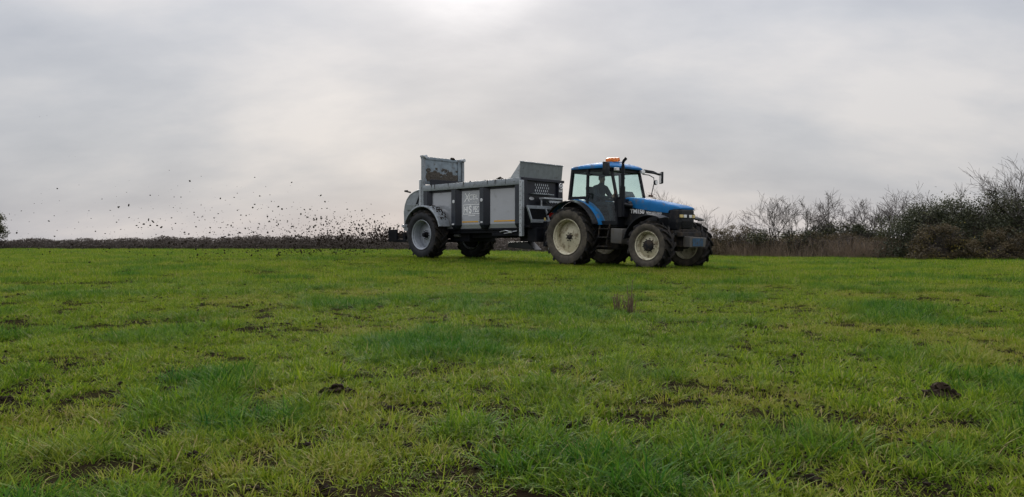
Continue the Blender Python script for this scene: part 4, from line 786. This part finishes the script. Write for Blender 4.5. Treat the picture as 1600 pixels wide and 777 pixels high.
# ---------------------------------------------------------------- right-hand hedgerow
def bramble_bank(pts, label, seed, n, h, w, matn='bramble_leaf', name='bramble_hedge', leaf=0.075, base_mat='dead_grass', grass_n=9000, hvar=0.3, canes=160, cat='hedge', hfun=None, gh=0.8):
    g = np.random.default_rng(seed); P = np.array(pts, float); d = np.linalg.norm(np.diff(P, axis=0), axis=1); cum = np.concatenate([[0], np.cumsum(d)])
    t = thing(name, label, cat, Matrix.Translation((P[0, 0], P[0, 1], terr1(P[0, 0], P[0, 1])))); o = np.array(t.matrix_world.translation)
    def along(s):
        return np.stack([np.interp(s, cum, P[:, 0]), np.interp(s, cum, P[:, 1])], 1)
    def hh(s):
        b = h*(1 + hvar*(fbm(s, s*0+seed, 0.35, seed+3)*2-1) + 0.5*hvar*(vnoise(s, s*0, 1.7, seed+9)*2-1)); return b if hfun is None else b*hfun(s/cum[-1])
    s = g.uniform(0, cum[-1], n); c = along(s); q = g.uniform(0, 1, n)**0.55; off = g.normal(0, 1, n)*w*0.42*(1.15-0.6*q)
    dirn = P[-1]-P[0]; dirn /= np.linalg.norm(dirn); nrm = np.array([-dirn[1], dirn[0]])
    xy = c + nrm*off[:, None]; z = terr(xy[:, 0], xy[:, 1]) + hh(s)*q*(1-0.25*np.clip(np.abs(off)/w, 0, 1)) + g.normal(0, 0.04, n)
    C = np.concatenate([xy, z[:, None]], 1) - o
    tone = 0.65*fbm(xy[:, 0], xy[:, 1]+z*2, 1.3, seed+5) + 0.4*g.random(n)
    soup('foliage', leaves(C, leaf, g), np.clip(tone, 0, 1), matn, t)
    # dense dead wood inside the hedge
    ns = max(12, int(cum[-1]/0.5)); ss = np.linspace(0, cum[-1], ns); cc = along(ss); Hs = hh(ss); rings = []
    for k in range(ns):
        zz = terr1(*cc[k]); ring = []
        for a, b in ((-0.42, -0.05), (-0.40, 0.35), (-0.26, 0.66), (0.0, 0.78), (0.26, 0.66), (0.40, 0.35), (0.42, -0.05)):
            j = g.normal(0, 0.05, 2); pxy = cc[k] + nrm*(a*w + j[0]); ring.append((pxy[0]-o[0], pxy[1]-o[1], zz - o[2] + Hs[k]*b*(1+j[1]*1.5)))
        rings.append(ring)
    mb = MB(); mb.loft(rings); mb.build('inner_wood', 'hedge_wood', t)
    if canes:
        mb = MB(); gg = random.Random(seed)
        for k in range(canes):
            s0 = gg.uniform(0, cum[-1]); a = along(np.array([s0]))[0] + nrm*gg.gauss(0, w*0.3); H = float(hh(np.array([s0]))[0]); zz = terr1(*a)
            p = Vector((a[0], a[1], zz)) - Vector(o); top = p + Vector((gg.gauss(0, 0.25), gg.gauss(0, 0.25), H*gg.uniform(0.8, 1.25)))
            mb.tube([p, p.lerp(top, 0.5)+Vector((gg.gauss(0, 0.1), gg.gauss(0, 0.1), 0)), top, top+Vector((gg.gauss(0, 0.25), gg.gauss(0, 0.25), gg.uniform(-0.15, 0.15)))], [0.012, 0.010, 0.007, 0.004], 3, cap=False)
        mb.build('stems', 'twig', t)
    return t
HR = [(-1.5, 72), (6, 57), (12.3, 45), (18, 40.5), (25, 36), (33, 31), (42, 26)]
bramble_bank(HR[1:4], 'low brown bramble hedge running from behind the tractor to the bare trees', 3, 26000, 1.25, 1.5, canes=220)
bramble_bank(HR[3:6], 'low brown bramble hedge at the foot of the dark evergreen bushes', 4, 20000, 1.05, 1.6, canes=180)
bramble_bank([(-19, 92), (-9, 84), (-1.5, 72), (6, 57)], 'distant brown hedge seen beneath the spreader', 5, 22000, 1.5, 1.6, matn='hedge_twig', leaf=0.12, canes=160)
bramble_bank([(-150, 118), (-85, 106), (-45, 98), (-19, 92)], 'long low dark hedge closing the far side of the field', 6, 70000, 1.75, 1.8, matn='hedge_twig', leaf=0.15, canes=420, hvar=0.24, hfun=lambda u: np.interp(u, [0, 0.46, 0.7, 1.0], [0.42, 0.45, 0.75, 1.0]))
def tall_dead_grass():
    g = np.random.default_rng(11); P = np.array(HR, float)[1:7]; d = np.linalg.norm(np.diff(P, axis=0), axis=1); cum = np.concatenate([[0], np.cumsum(d)])
    n = 42000; s = g.uniform(0, cum[-1], n); c = np.stack([np.interp(s, cum, P[:, 0]), np.interp(s, cum, P[:, 1])], 1)
    nrm = np.array([-0.45, -0.9]); xy = c + nrm*g.uniform(-0.1, 1.5, n)[:, None]
    k = fbm(xy[:, 0], xy[:, 1], 0.5, 77); keep = g.random(n) < np.clip((k-0.25)*3, 0.15, 1); xy = xy[keep]; n = len(xy)
    b = np.concatenate([xy, terr(xy[:, 0], xy[:, 1])[:, None]], 1)
    hg = 0.95*(0.55+0.8*fbm(xy[:, 0], xy[:, 1], 0.6, 78))
    q = blades(b, hg*g.choice([0.45, 0.7, 1.0], n), 0.012, g, 0.45); o = soup('dead_grass', q, np.clip(0.5*fbm(xy[:, 0], xy[:, 1], 0.8, 79)+0.6*g.random(n), 0, 1), 'dead_grass')
    tag(o, 'tall brown dead grass along the foot of the hedge', 'grass', kind='stuff')
tall_dead_grass()
def px_at(px, d): return ((px-800)/1205*d, d)
BT = 'bare hawthorn trees in the hedge'
bare_tree(*px_at(1232, 43), 3.95, 0.95, 101, 'widest bare tree of the hedge, its many stems fanning out low', stems=8, levels=5, ivy=0.33, lean=0.75, r0=0.045)
bare_tree(*px_at(1310, 42.5), 3.85, 0.8, 102, 'bare tree between the widest tree and the purple-grey twiggy ones, ivy at its foot', stems=4, levels=5, ivy=0.42, lean=0.45)
bare_tree(*px_at(1368, 42), 3.9, 0.8, 103, 'dense twiggy bare tree beside the dark evergreen bush', stems=6, levels=5, ivy=0.3, lean=0.55, r0=0.04)
bare_tree(*px_at(1402, 42), 3.5, 0.7, 104, 'slender bare tree half hidden by the dark evergreen bush', stems=4, levels=5, ivy=0.2, lean=0.5, r0=0.035)
bare_tree(*px_at(1032, 54), 4.9, 0.8, 105, 'bare tree rising behind the tractor hood', stems=4, levels=5, lean=0.45)
bare_tree(*px_at(1108, 46), 3.0, 0.6, 106, 'thin bare sapling beside the front of the tractor', stems=4, levels=4, lean=0.4, r0=0.025)
bare_tree(*px_at(1160, 45), 2.35, 0.8, 107, 'short thin bare twigs standing out of the bramble hedge', stems=5, levels=3, lean=0.5, r0=0.018, name='bare_shrub', cat='shrub')
bare_tree(*px_at(1472, 38.5), 3.95, 0.8, 108, 'bare shoots standing above the crown of the first evergreen bush', stems=7, levels=4, lean=0.4, r0=0.03)
bare_tree(*px_at(1548, 38), 4.15, 0.8, 109, 'low bare tree between the evergreen bushes', stems=5, levels=5, lean=0.55, r0=0.035)
bare_tree(*px_at(1588, 37), 5.05, 0.8, 110, 'tallest bare tree, standing behind the last evergreen bush', stems=5, levels=5, lean=0.5, r0=0.05)
bush(*px_at(1460, 38.5), 2.4, 1.5, 3.0, 201, 'dark evergreen bush next to the bare trees, sloping down towards them', n=26000)
bush(*px_at(1535, 37), 2.2, 1.5, 3.05, 202, 'dark evergreen bush with yellowing bramble leaves on its face', n=24000, yellow=0.035)
bush(*px_at(1622, 36), 2.4, 1.6, 3.25, 203, 'last big dark evergreen bush below the tallest bare tree', n=20000)
bush(*px_at(1470, 36.5), 1.5, 0.8, 1.75, 204, 'yellow-flecked bramble thicket in front of the first evergreen bush', n=9000, matn='bramble_leaf', yellow=0.07, leaf=0.085)
bush(*px_at(1570, 35), 1.7, 0.8, 1.5, 205, 'brown bramble thicket before the last evergreen bushes', n=9000, matn='bramble_leaf', yellow=0.02, leaf=0.085)
bush(*px_at(1335, 41.5), 1.0, 0.7, 1.75, 206, 'small dark ivy bush below the bare trees', n=6000, lump=0.3)
bush(*px_at(1275, 42), 1.4, 0.7, 1.35, 207, 'low ivy mound at the foot of the widest bare tree', n=6000, lump=0.3)
bush(*px_at(1145, 44.5), 1.9, 0.9, 1.75, 208, 'olive-brown bramble mound just past the tractor front wheel', n=11000, matn='bramble_leaf', lump=0.3, leaf=0.085)
# tree at the left margin, standing in the far hedge
bare_tree(*px_at(-18, 101), 6.1, 0.5, 111, 'ivy-clad tree at the end of the far hedge', stems=3, levels=5, ivy=0.85, ivy_n=9000, ivy_leaf=0.17, lean=0.3, r0=0.09, twig=0.012)

# ---------------------------------------------------------------- grass
def grass_mat():
    m = bpy.data.materials.new('grass_blade'); m.use_nodes = True; nt = m.node_tree; N = nt.nodes.new; L = nt.links.new
    b = nt.nodes['Principled BSDF']; out = nt.nodes['Material Output']
    r_ = N('ShaderNodeAttribute'); r_.attribute_name = 'rnd'
    lu = N('ShaderNodeAttribute'); lu.attribute_name = 'lush'; lu.attribute_type = 'INSTANCER'
    dr = N('ShaderNodeAttribute'); dr.attribute_name = 'dry'; dr.attribute_type = 'INSTANCER'
    def rgb(stops, fac):
        n = N('ShaderNodeValToRGB'); L(fac, n.inputs[0]); e = n.color_ramp.elements
        e[0].position, e[0].color = stops[0][0], (*stops[0][1], 1); e[1].position, e[1].color = stops[-1][0], (*stops[-1][1], 1)
        for p, c in stops[1:-1]: e.new(p).color = (*c, 1)
        return n.outputs[0]
    def mix(f, a, c):
        n = N('ShaderNodeMix'); n.data_type = 'RGBA'; L(f, n.inputs[0]); L(a, n.inputs[6]); L(c, n.inputs[7]); return n.outputs[2]
    mid = rgb([(0.0, GR['mid0']), (0.55, GR['mid1']), (0.90, GR['mid2']), (0.955, (0.24, 0.20, 0.075)), (1.0, (0.36, 0.30, 0.15))], r_.outputs['Fac'])
    lush = rgb([(0.0, GR['lush0']), (0.6, GR['lush1']), (0.97, GR['lush2']), (1.0, (0.22, 0.20, 0.07))], r_.outputs['Fac'])
    dry = rgb([(0.0, GR['dry0']), (0.5, GR['dry1']), (0.8, (0.26, 0.21, 0.075)), (1.0, (0.34, 0.26, 0.12))], r_.outputs['Fac'])
    c = mix(dr.outputs['Fac'], mix(lu.outputs['Fac'], mid, lush), dry)
    L(c, b.inputs['Base Color']); b.inputs['Roughness'].default_value = 0.6; b.inputs['Specular IOR Level'].default_value = 0.06
    t = N('ShaderNodeBsdfTranslucent'); L(c, t.inputs[0])
    mx = N('ShaderNodeMixShader'); mx.inputs[0].default_value = 0.38; L(b.outputs[0], mx.inputs[1]); L(t.outputs[0], mx.inputs[2]); L(mx.outputs[0], out.inputs[0])
    MATS['grass_blade'] = m
GR = dict(mid0=(0.056, 0.108, 0.007), mid1=(0.138, 0.212, 0.010), mid2=(0.250, 0.310, 0.016), lush0=(0.014, 0.062, 0.009), lush1=(0.034, 0.120, 0.012), lush2=(0.10, 0.210, 0.018), dry0=(0.135, 0.180, 0.010), dry1=(0.225, 0.225, 0.018))
grass_mat()
def tuft_mesh(name, seed, nb, rad, h, w, droop, seg=3, flat=0.0):
    g = random.Random(seed); vs = []; fs = []; rv = []
    for _ in range(nb):
        a = g.uniform(0, 2*math.pi); r = rad*math.sqrt(g.random()); bx, by = r*math.cos(a), r*math.sin(a)
        az = g.uniform(0, 2*math.pi) if g.random() < 0.5 else a + g.gauss(0, 0.6); L_ = h*g.uniform(0.45, 1.25); ww = w*g.uniform(0.6, 1.3); dr = droop*g.uniform(0.3, 1.5) + flat
        th = g.gauss(0.42, 0.28) + flat*0.6; p = Vector((bx, by, -0.012)); side = Vector((-math.sin(az), math.cos(az), 0)); tw = g.uniform(-0.6, 0.6)
        side = (side*math.cos(tw) + Vector((math.cos(az), math.sin(az), 0))*math.sin(tw)); o = len(vs); q = g.random()
        for k in range(seg+1):
            t = k/seg; wk = ww*(1-t**1.8)*0.5
            if k < seg: vs += [p-side*wk, p+side*wk]; rv += [q, q]
            else: vs.append(p.copy()); rv.append(q)
            th += dr/seg; d = Vector((math.cos(az)*math.sin(th), math.sin(az)*math.sin(th), math.cos(th))); p = p + d*L_/seg
            if p.z < 0.004: p.z = 0.004
        for k in range(seg-1): fs.append((o+2*k, o+2*k+1, o+2*k+3, o+2*k+2))
        fs.append((o+2*seg-2, o+2*seg-1, o+2*seg))
    me = bpy.data.meshes.new(name); me.from_pydata(vs, [], fs); me.materials.append(MATS['grass_blade'])
    at = me.attributes.new('rnd', 'FLOAT', 'POINT'); at.data.foreach_set('value', np.array(rv, np.float32))
    return bpy.data.objects.new(name, me)
# places of the field, in ground coordinates: lush clumps (x, y, rx, ry, strength), worn earth
LUSH = [(*gp(px, py), hw/1205*gp(px, py)[1], ry, st) for px, py, hw, ry, st in ((660, 545, 95, 0.75, 1.0), (690, 520, 40, 0.35, 1.0), (740, 560, 60, 0.4, 0.8), (540, 478, 70, 0.7, 0.9), (330, 600, 70, 0.35, 0.9), (290, 640, 70, 0.3, 0.7), (1400, 482, 75, 0.8, 0.85), (130, 465, 70, 0.8, 0.7), (250, 442, 70, 1.0, 0.6), (900, 532, 70, 0.5, 0.55), (1010, 592, 60, 0.35, 0.65), (400, 655, 90, 0.3, 0.75), (1250, 690, 80, 0.2, 0.6), (1420, 560, 90, 0.5, 0.4), (860, 620, 60, 0.3, 0.4), (1170, 440, 50, 1.2, 0.6), (920, 440, 50, 1.2, 0.5), (700, 465, 30, 0.6, 0.7), (60, 520, 60, 0.5, 0.5), (1480, 740, 70, 0.15, 0.5), (500, 412, 60, 3, 0.5), (1140, 412, 60, 3, 0.5))]
BARE = [(*gp(px, py), hw/1205*gp(px, py)[1], ry, st) for px, py, hw, ry, st in ((270, 612, 50, 0.14, 0.8), (230, 680, 50, 0.12, 0.8), (300, 718, 35, 0.07, 0.9), (620, 650, 30, 0.12, 0.7), (500, 700, 45, 0.1, 0.5), (780, 690, 28, 0.1, 0.9), (880, 660, 45, 0.14, 0.7), (905, 690, 30, 0.1, 0.6), (1090, 705, 55, 0.1, 0.9), (1015, 706, 25, 0.07, 0.9), (1195, 750, 40, 0.07, 0.9), (1265, 755, 28, 0.07, 0.9), (1085, 635, 30, 0.14, 0.7), (730, 700, 25, 0.1, 0.7), (400, 770, 30, 0.06, 0.9), (505, 768, 30, 0.06, 0.9), (1000, 660, 40, 0.12, 0.5), (830, 655, 25, 0.1, 0.6), (1240, 580, 60, 0.2, 0.5), (1470, 625, 30, 0.2, 0.6), (20, 640, 30, 0.12, 0.8), (150, 530, 60, 0.3, 0.5), (480, 478, 40, 0.4, 0.4), (60, 760, 50, 0.06, 0.6), (640, 740, 40, 0.06, 0.6), (840, 740, 40, 0.06, 0.5), (1390, 760, 40, 0.06, 0.6), (1560, 690, 30, 0.08, 0.6), (1540, 520, 50, 0.3, 0.4), (1270, 525, 50, 0.3, 0.4), (1100, 500, 60, 0.5, 0.35))]
def field_masks(x, y):
    n = fbm(x, y, 0.9, 41); lush = np.clip((n-0.50)*3.4, 0, 0.75); w = fbm(x, y, 3.0, 51)
    for cx, cy, rx, ry, st in LUSH:
        d = np.hypot((x-cx)/rx, (y-cy)/ry) + (w-0.5)*0.9; lush = np.maximum(lush, st*np.clip(1.5-d, 0, 1))
    dry = np.clip((fbm(x, y, 0.9, 61)-0.53)*3.2, 0, 0.6)*(1-lush)
    bare = np.clip((fbm(x, y, 4.2, 71)-0.625)*6.5, 0, 0.9)*(1-lush)
    for cx, cy, rx, ry, st in BARE:
        d = np.hypot((x-cx)/(rx*0.62), (y-cy)/(ry*0.7)) + (w-0.5)*1.8; bare = np.maximum(bare, st*np.clip((1.25-d)*2, 0, 1))
    return lush, dry, bare
def grass():
    lib = bpy.data.collections.new('grass_tufts')          # tuft shapes, instanced by the grass object only
    specs = []
    for i in range(8): specs.append(('short', 26, 0.046, 0.041, 0.0037, 0.9, 3, 0.0))
    for i in range(6): specs.append(('lush', 36, 0.058, 0.080, 0.0041, 1.1, 4, 0.0))
    for i in range(4): specs.append(('flat', 18, 0.060, 0.060, 0.0038, 0.7, 3, 0.8))
    for i in range(6): specs.append(('far', 46, 0.16, 0.085, 0.0060, 0.7, 2, 0.0))
    for i in range(4): specs.append(('wisp', 4, 0.04, 0.095, 0.0024, 0.6, 3, 0.0))
    for i, (n, nb, rad, h, w, dr, sg, fl) in enumerate(specs): lib.objects.link(tuft_mesh('tuft_%02d' % i, 300+i, nb, rad, h, w, dr, sg, fl))
    g = np.random.default_rng(5); pts = []; idx = []; scl = []; lsh = []; dry_ = []
    for y0, y1, dens, kind in ((1.1, 6.0, 1150, 'near'), (6.0, 13.0, 480, 'near'), (13, 24, 62, 'far'), (24, 48, 20, 'far2'), (48, 110, 5.0, 'far3')):
        lat = 0.80*y1 + 1.2; A = 2*lat*(y1-y0); n = int(A*dens); x = g.uniform(-lat, lat, n); y = g.uniform(y0, y1, n)
        k = (np.abs(x) < 0.80*y+1.2); x, y = x[k], y[k]; lu, dr, ba = field_masks(x, y)
        hf = fbm(x, y, 9.0 if y0 < 6 else 5.0 if kind == 'near' else 1.6, 95, 3)            # the sward grows in clumps
        k = (g.random(len(x)) > ba*(0.97 if kind == 'near' else 0.6)) & (g.random(len(x)) < np.clip((hf-0.30)*4.0, 0.12, 1)); x, y, lu, dr, hf = x[k], y[k], lu[k], dr[k], hf[k]; n = len(x); u = g.random(n)
        jt = vnoise(x, y, 14.0 if kind == 'near' else 3.0, 97); lu = np.clip(lu + (jt-0.5)*0.5 + g.normal(0, 0.10, n), 0, 1); dr = np.clip(dr + (vnoise(x, y, 11.0 if kind == 'near' else 2.5, 98)-0.68)*0.8 + g.normal(0, 0.08, n), 0, 0.85)
        if kind == 'near':
            i = g.integers(0, 8, n); isl = u < lu*0.75; i[isl] = g.integers(8, 14, isl.sum()); fl = (~isl) & (u > 0.86); i[fl] = g.integers(14, 18, fl.sum()); wi = (~isl) & (u > 0.95); i[wi] = g.integers(24, 28, wi.sum())
            s = g.uniform(0.55, 1.30, n)*(0.30 + 0.4*fbm(x, y, 1.6, 81) + 1.0*hf)*(1+0.25*lu)
            if y0 > 5: s *= 1.12
        else:
            i = g.integers(18, 24, n); s = g.uniform(0.5, 1.3, n)*(0.55+0.9*fbm(x, y, 0.9, 82))*(1+0.45*lu)*{'far': 1.0, 'far2': 1.25, 'far3': 1.9}[kind]
        pts.append(np.stack([x, y, terr(x, y)], 1)); idx.append(i); scl.append(s); lsh.append(lu); dry_.append(dr)
    for c in [TM @ Vector((a, b, 0)) for a in (0, 2.84) for b in (-0.92, 0.92)] + [LM @ Vector((0, b, 0)) for b in (-1.19, 1.19)]:      # turf pushed up round the tyres
        n = 170; a = g.uniform(0, 6.283, n); r = g.uniform(0.28, 0.62, n); x = c.x + r*np.cos(a); y = c.y + r*np.sin(a); lu, dr, ba = field_masks(x, y)
        pts.append(np.stack([x, y, terr(x, y)], 1)); idx.append(g.integers(0, 14, n)); scl.append(g.uniform(0.9, 1.7, n)); lsh.append(lu); dry_.append(dr)
    P = np.concatenate(pts); n = len(P); me = bpy.data.meshes.new('grass'); me.vertices.add(n); me.vertices.foreach_set('co', P.reshape(-1).astype(np.float32))
    def attr(nm, ty, v, key='value'): a = me.attributes.new(nm, ty, 'POINT'); a.data.foreach_set(key, v)
    attr('idx', 'INT', np.concatenate(idx).astype(np.int32)); attr('scl', 'FLOAT', np.concatenate(scl).astype(np.float32))
    attr('lush', 'FLOAT', np.concatenate(lsh).astype(np.float32)); attr('dry', 'FLOAT', np.concatenate(dry_).astype(np.float32))
    rot = np.stack([g.normal(0, 0.10, n), g.normal(0, 0.10, n), g.uniform(0, 6.283, n)], 1); attr('rot', 'FLOAT_VECTOR', rot.reshape(-1).astype(np.float32), 'vector')
    o = link('grass', me); tag(o, 'uneven green and yellowing pasture grass with lush tufts covering the field', 'grass', kind='stuff')
    ng = bpy.data.node_groups.new('grass_nodes', 'GeometryNodeTree'); ng.interface.new_socket('Geometry', in_out='INPUT', socket_type='NodeSocketGeometry'); ng.interface.new_socket('Geometry', in_out='OUTPUT', socket_type='NodeSocketGeometry')
    N = ng.nodes.new; L = ng.links.new; gi = N('NodeGroupInput'); go = N('NodeGroupOutput'); ip = N('GeometryNodeInstanceOnPoints'); ci = N('GeometryNodeCollectionInfo')
    ci.inputs['Collection'].default_value = lib; ci.inputs['Separate Children'].default_value = True; ci.inputs['Reset Children'].default_value = True
    def na(nm, ty): a = N('GeometryNodeInputNamedAttribute'); a.data_type = ty; a.inputs['Name'].default_value = nm; return a.outputs['Attribute']
    L(gi.outputs[0], ip.inputs['Points']); L(ci.outputs[0], ip.inputs['Instance']); ip.inputs['Pick Instance'].default_value = True
    L(na('idx', 'INT'), ip.inputs['Instance Index']); L(na('rot', 'FLOAT_VECTOR'), ip.inputs['Rotation']); L(na('scl', 'FLOAT'), ip.inputs['Scale']); L(ip.outputs[0], go.inputs[0])
    md = o.modifiers.new('grass', 'NODES'); md.node_group = ng
    print('grass tufts', n)
grass()

# ---------------------------------------------------------------- clods and earth on the field
CLOD = [MB().ico((0, 0, 0), 1.0, 700+i, 2 if i < 4 else 1, (1.15, 0.95, 0.75), 0.5).mesh('clod', 'manure', smooth=30) for i in range(9)]
def heap(name, px, py, wpx, hpx, seed, label, cat, matn='soil', n=26, group=None):
    x, y = gp(px, py); s = y/1205; w = wpx*s/2; h = hpx*s; mb = MB(); g = random.Random(seed)
    for k in range(n*5):                       # crumbs of all sizes, the coarse ones in the middle
        a = g.uniform(0, 6.283); r = g.random()**0.8*1.15; t = max(0, 1-r*r); rr = min(h*0.30, 0.004 + 0.011*g.random()**2 + h*0.12*t*g.random())
        mb.ico((w*r*math.cos(a), w*0.75*r*math.sin(a), h*0.8*t*g.uniform(0.3, 1) + 0.004), rr, seed*500+k, 1, (1.2, 1.0, 0.75), 0.6)
    o = mb.build(name, matn); o.location = (x, y, terr1(x, y)); return tag(o, label, cat, group)
heap('soil_mound', 1472, 634, 58, 30, 1, 'tall dark crumbly earth mound standing out of the grass below the hedge side', 'soil mound', n=34)
heap('soil_heap', 527, 622, 56, 18, 2, 'long flat dark clod lying beside the lush grass clump', 'soil')
for k, (px, py, w, h) in enumerate(((300, 722, 46, 24), (1016, 710, 34, 20), (780, 698, 30, 26), (1098, 708, 60, 18), (1195, 752, 46, 26), (1268, 758, 34, 26), (612, 650, 34, 20), (828, 655, 34, 16), (232, 684, 70, 18), (12, 644, 46, 16), (480, 706, 60, 22), (505, 772, 44, 20), (398, 774, 40, 20), (735, 702, 30, 18), (872, 702, 40, 18), (905, 668, 40, 16), (1082, 638, 46, 14), (1000, 604, 40, 10), (265, 612, 70, 16), (1240, 590, 40, 10), (1580, 640, 26, 12), (1310, 600, 24, 9), (640, 702, 30, 14))):
    heap('manure_clod', px, py, w*0.85, h*0.55, 30+k, 'dark crumbly clod of manure lying in the short grass', 'manure clod', 'manure', 12, 'manure clods on the grass')
def small_clods():
    g = np.random.default_rng(91); n = 7000; mb_v = []; mb_f = []; base = [(np.array([tuple(v.co) for v in m.vertices]), [tuple(p.vertices) for p in m.polygons]) for m in CLOD[4:]]; o = 0
    for i in range(n):
        py = 392 + 385*g.random()**1.35; px = g.uniform(-150, 1750); x, y = gp(px, py)
        if y > 60: continue
        q = fbm(x, y, 1.1, 93)
        if g.random() > np.clip((q-0.38)*4, 0.06, 1): continue
        V, F = base[g.integers(0, len(base))]; r = min(0.022, 0.0028 + 0.0030*abs(g.normal()) + 0.00060*y); a = g.uniform(0, 6.283); c, s_ = math.cos(a), math.sin(a)
        W_ = V*r; W_ = np.stack([W_[:, 0]*c-W_[:, 1]*s_, W_[:, 0]*s_+W_[:, 1]*c, W_[:, 2]], 1) + np.array([x, y, terr1(x, y)+g.uniform(0.0, 0.012)+0.0012*min(y, 20)])
        mb_v += W_.tolist(); mb_f += [tuple(j+o for j in f) for f in F]; o += len(V)
    x = g.uniform(-5.5, 5.5, 150000); y = g.uniform(1.6, 8.0, 150000); k = np.abs(x) < 0.75*y+0.5; x, y = x[k], y[k]; ba = field_masks(x, y)[2]; k = g.random(len(x)) < np.clip(ba-0.12, 0, 1)*0.75; x, y = x[k][:16000], y[k][:16000]; zt = terr(x, y) + (fbm(x, y, 4.0, 31)-0.5)*0.035*np.exp(-(np.hypot(x, y)/12)**2)
    for i in range(len(x)):
        V, F = base[i % len(base)]; r = 0.004 + 0.006*g.random()**2; W_ = V*r*np.array([1, 1, 0.7]) + np.array([x[i], y[i], zt[i]+0.003]); mb_v += W_.tolist(); mb_f += [tuple(j+o for j in f) for f in F]; o += len(V)
    print('crumbs', len(x))
    me = bpy.data.meshes.new('manure_crumbs'); me.from_pydata(mb_v, [], mb_f); me.materials.append(MATS['manure'])
    tag(link('manure_crumbs', me), 'small dark crumbs of spread manure scattered all over the grass', 'manure', kind='stuff')
small_clods()
# dead dock stalks in the field
def dock():
    x, y = gp(974, 488); t = thing('dock_plant', 'clump of dead brown dock stalks standing alone in the grass', 'plant', Matrix.Translation((x, y, terr1(x, y)))); g = random.Random(4); s = y/1205
    for k in range(30):
        bx = g.uniform(-16, 16)*s; by = g.uniform(-0.08, 0.08); h = g.uniform(14, 30)*s
        if k in (3, 9): h = (52, 44)[k == 9]*s
        mb = MB(); tx = bx*1.15 + g.gauss(0, 2.0)*s; mb.tube([(bx, by, -0.02), (bx*1.02+g.gauss(0, 0.8)*s, by, h*0.5), (tx, by+g.gauss(0, 0.02), h)], [0.0065, 0.005, 0.003], 5); st = mb.build('stalk', 'dock_stalk', t)
        if g.random() < 0.7:
            mb = MB(); mb.tube([(tx, by, h*0.97), (tx+g.uniform(-7, 7)*s, by+g.gauss(0, 0.02), h*g.uniform(0.9, 1.15))], [0.004, 0.002], 4); mb.build('side_twig', 'dock_stalk', st)
dock()

# ---------------------------------------------------------------- manure in the air behind the discs
def flying():
    g = np.random.default_rng(2024); h = Vector((math.cos(LH), -math.sin(LH), 0)); back = math.atan2(-h.y, -h.x); src = Vector((LPOS[0], LPOS[1], LZ)) - h*2.1; out = []
    while len(out) < 5200:
        near = g.random() < 0.15
        phi = back + g.normal(0.50, 0.42); v = g.uniform(6, 22); el = R(abs(g.normal(4, 8.5)))
        T_ = (v*math.sin(el) + math.sqrt((v*math.sin(el))**2 + 2*9.81*0.95))/9.81; t = g.uniform(0.01, 0.24) if near else T_*g.random()**0.85
        hd = v*math.cos(el)*t*(1-0.07*t); p = src + Vector((math.cos(phi)*hd, math.sin(phi)*hd, 0.85 + v*math.sin(el)*t - 4.9*t*t))
        p += Vector((g.normal(0, 0.12), g.normal(0, 0.12), g.normal(0, 0.07)))
        if p.z < terr1(p.x, p.y) + 0.05: continue
        px = 800 + 1205*p.x/p.y
        if px < -160 or px > 640: continue
        r = min(0.032, 0.0066*math.exp(g.normal(0.5, 0.66))); out.append((r/p.y, r, p))
    out.sort(key=lambda q: -q[0])
    for k, (_, r, p) in enumerate(out[:300]):
        o = link('flying_clod', CLOD[k % 9]); o.location = p; o.scale = (r*1.25, r, r); o.rotation_euler = (random.uniform(0, 6), random.uniform(0, 6), random.uniform(0, 6))
        tag(o, 'dark clod of manure flying through the air behind the spreader', 'manure clod', 'manure clods flying from the spreader')
    mb = MB()
    for k, (_, r, p) in enumerate(out[300:]): mb.ico(p, r, 4000+k, 1, (1.2, 1, 0.9), 0.5)
    tag(mb.build('manure_spray', 'manure'), 'fine spray of manure specks in the air behind the spreader', 'manure', kind='stuff')
flying()
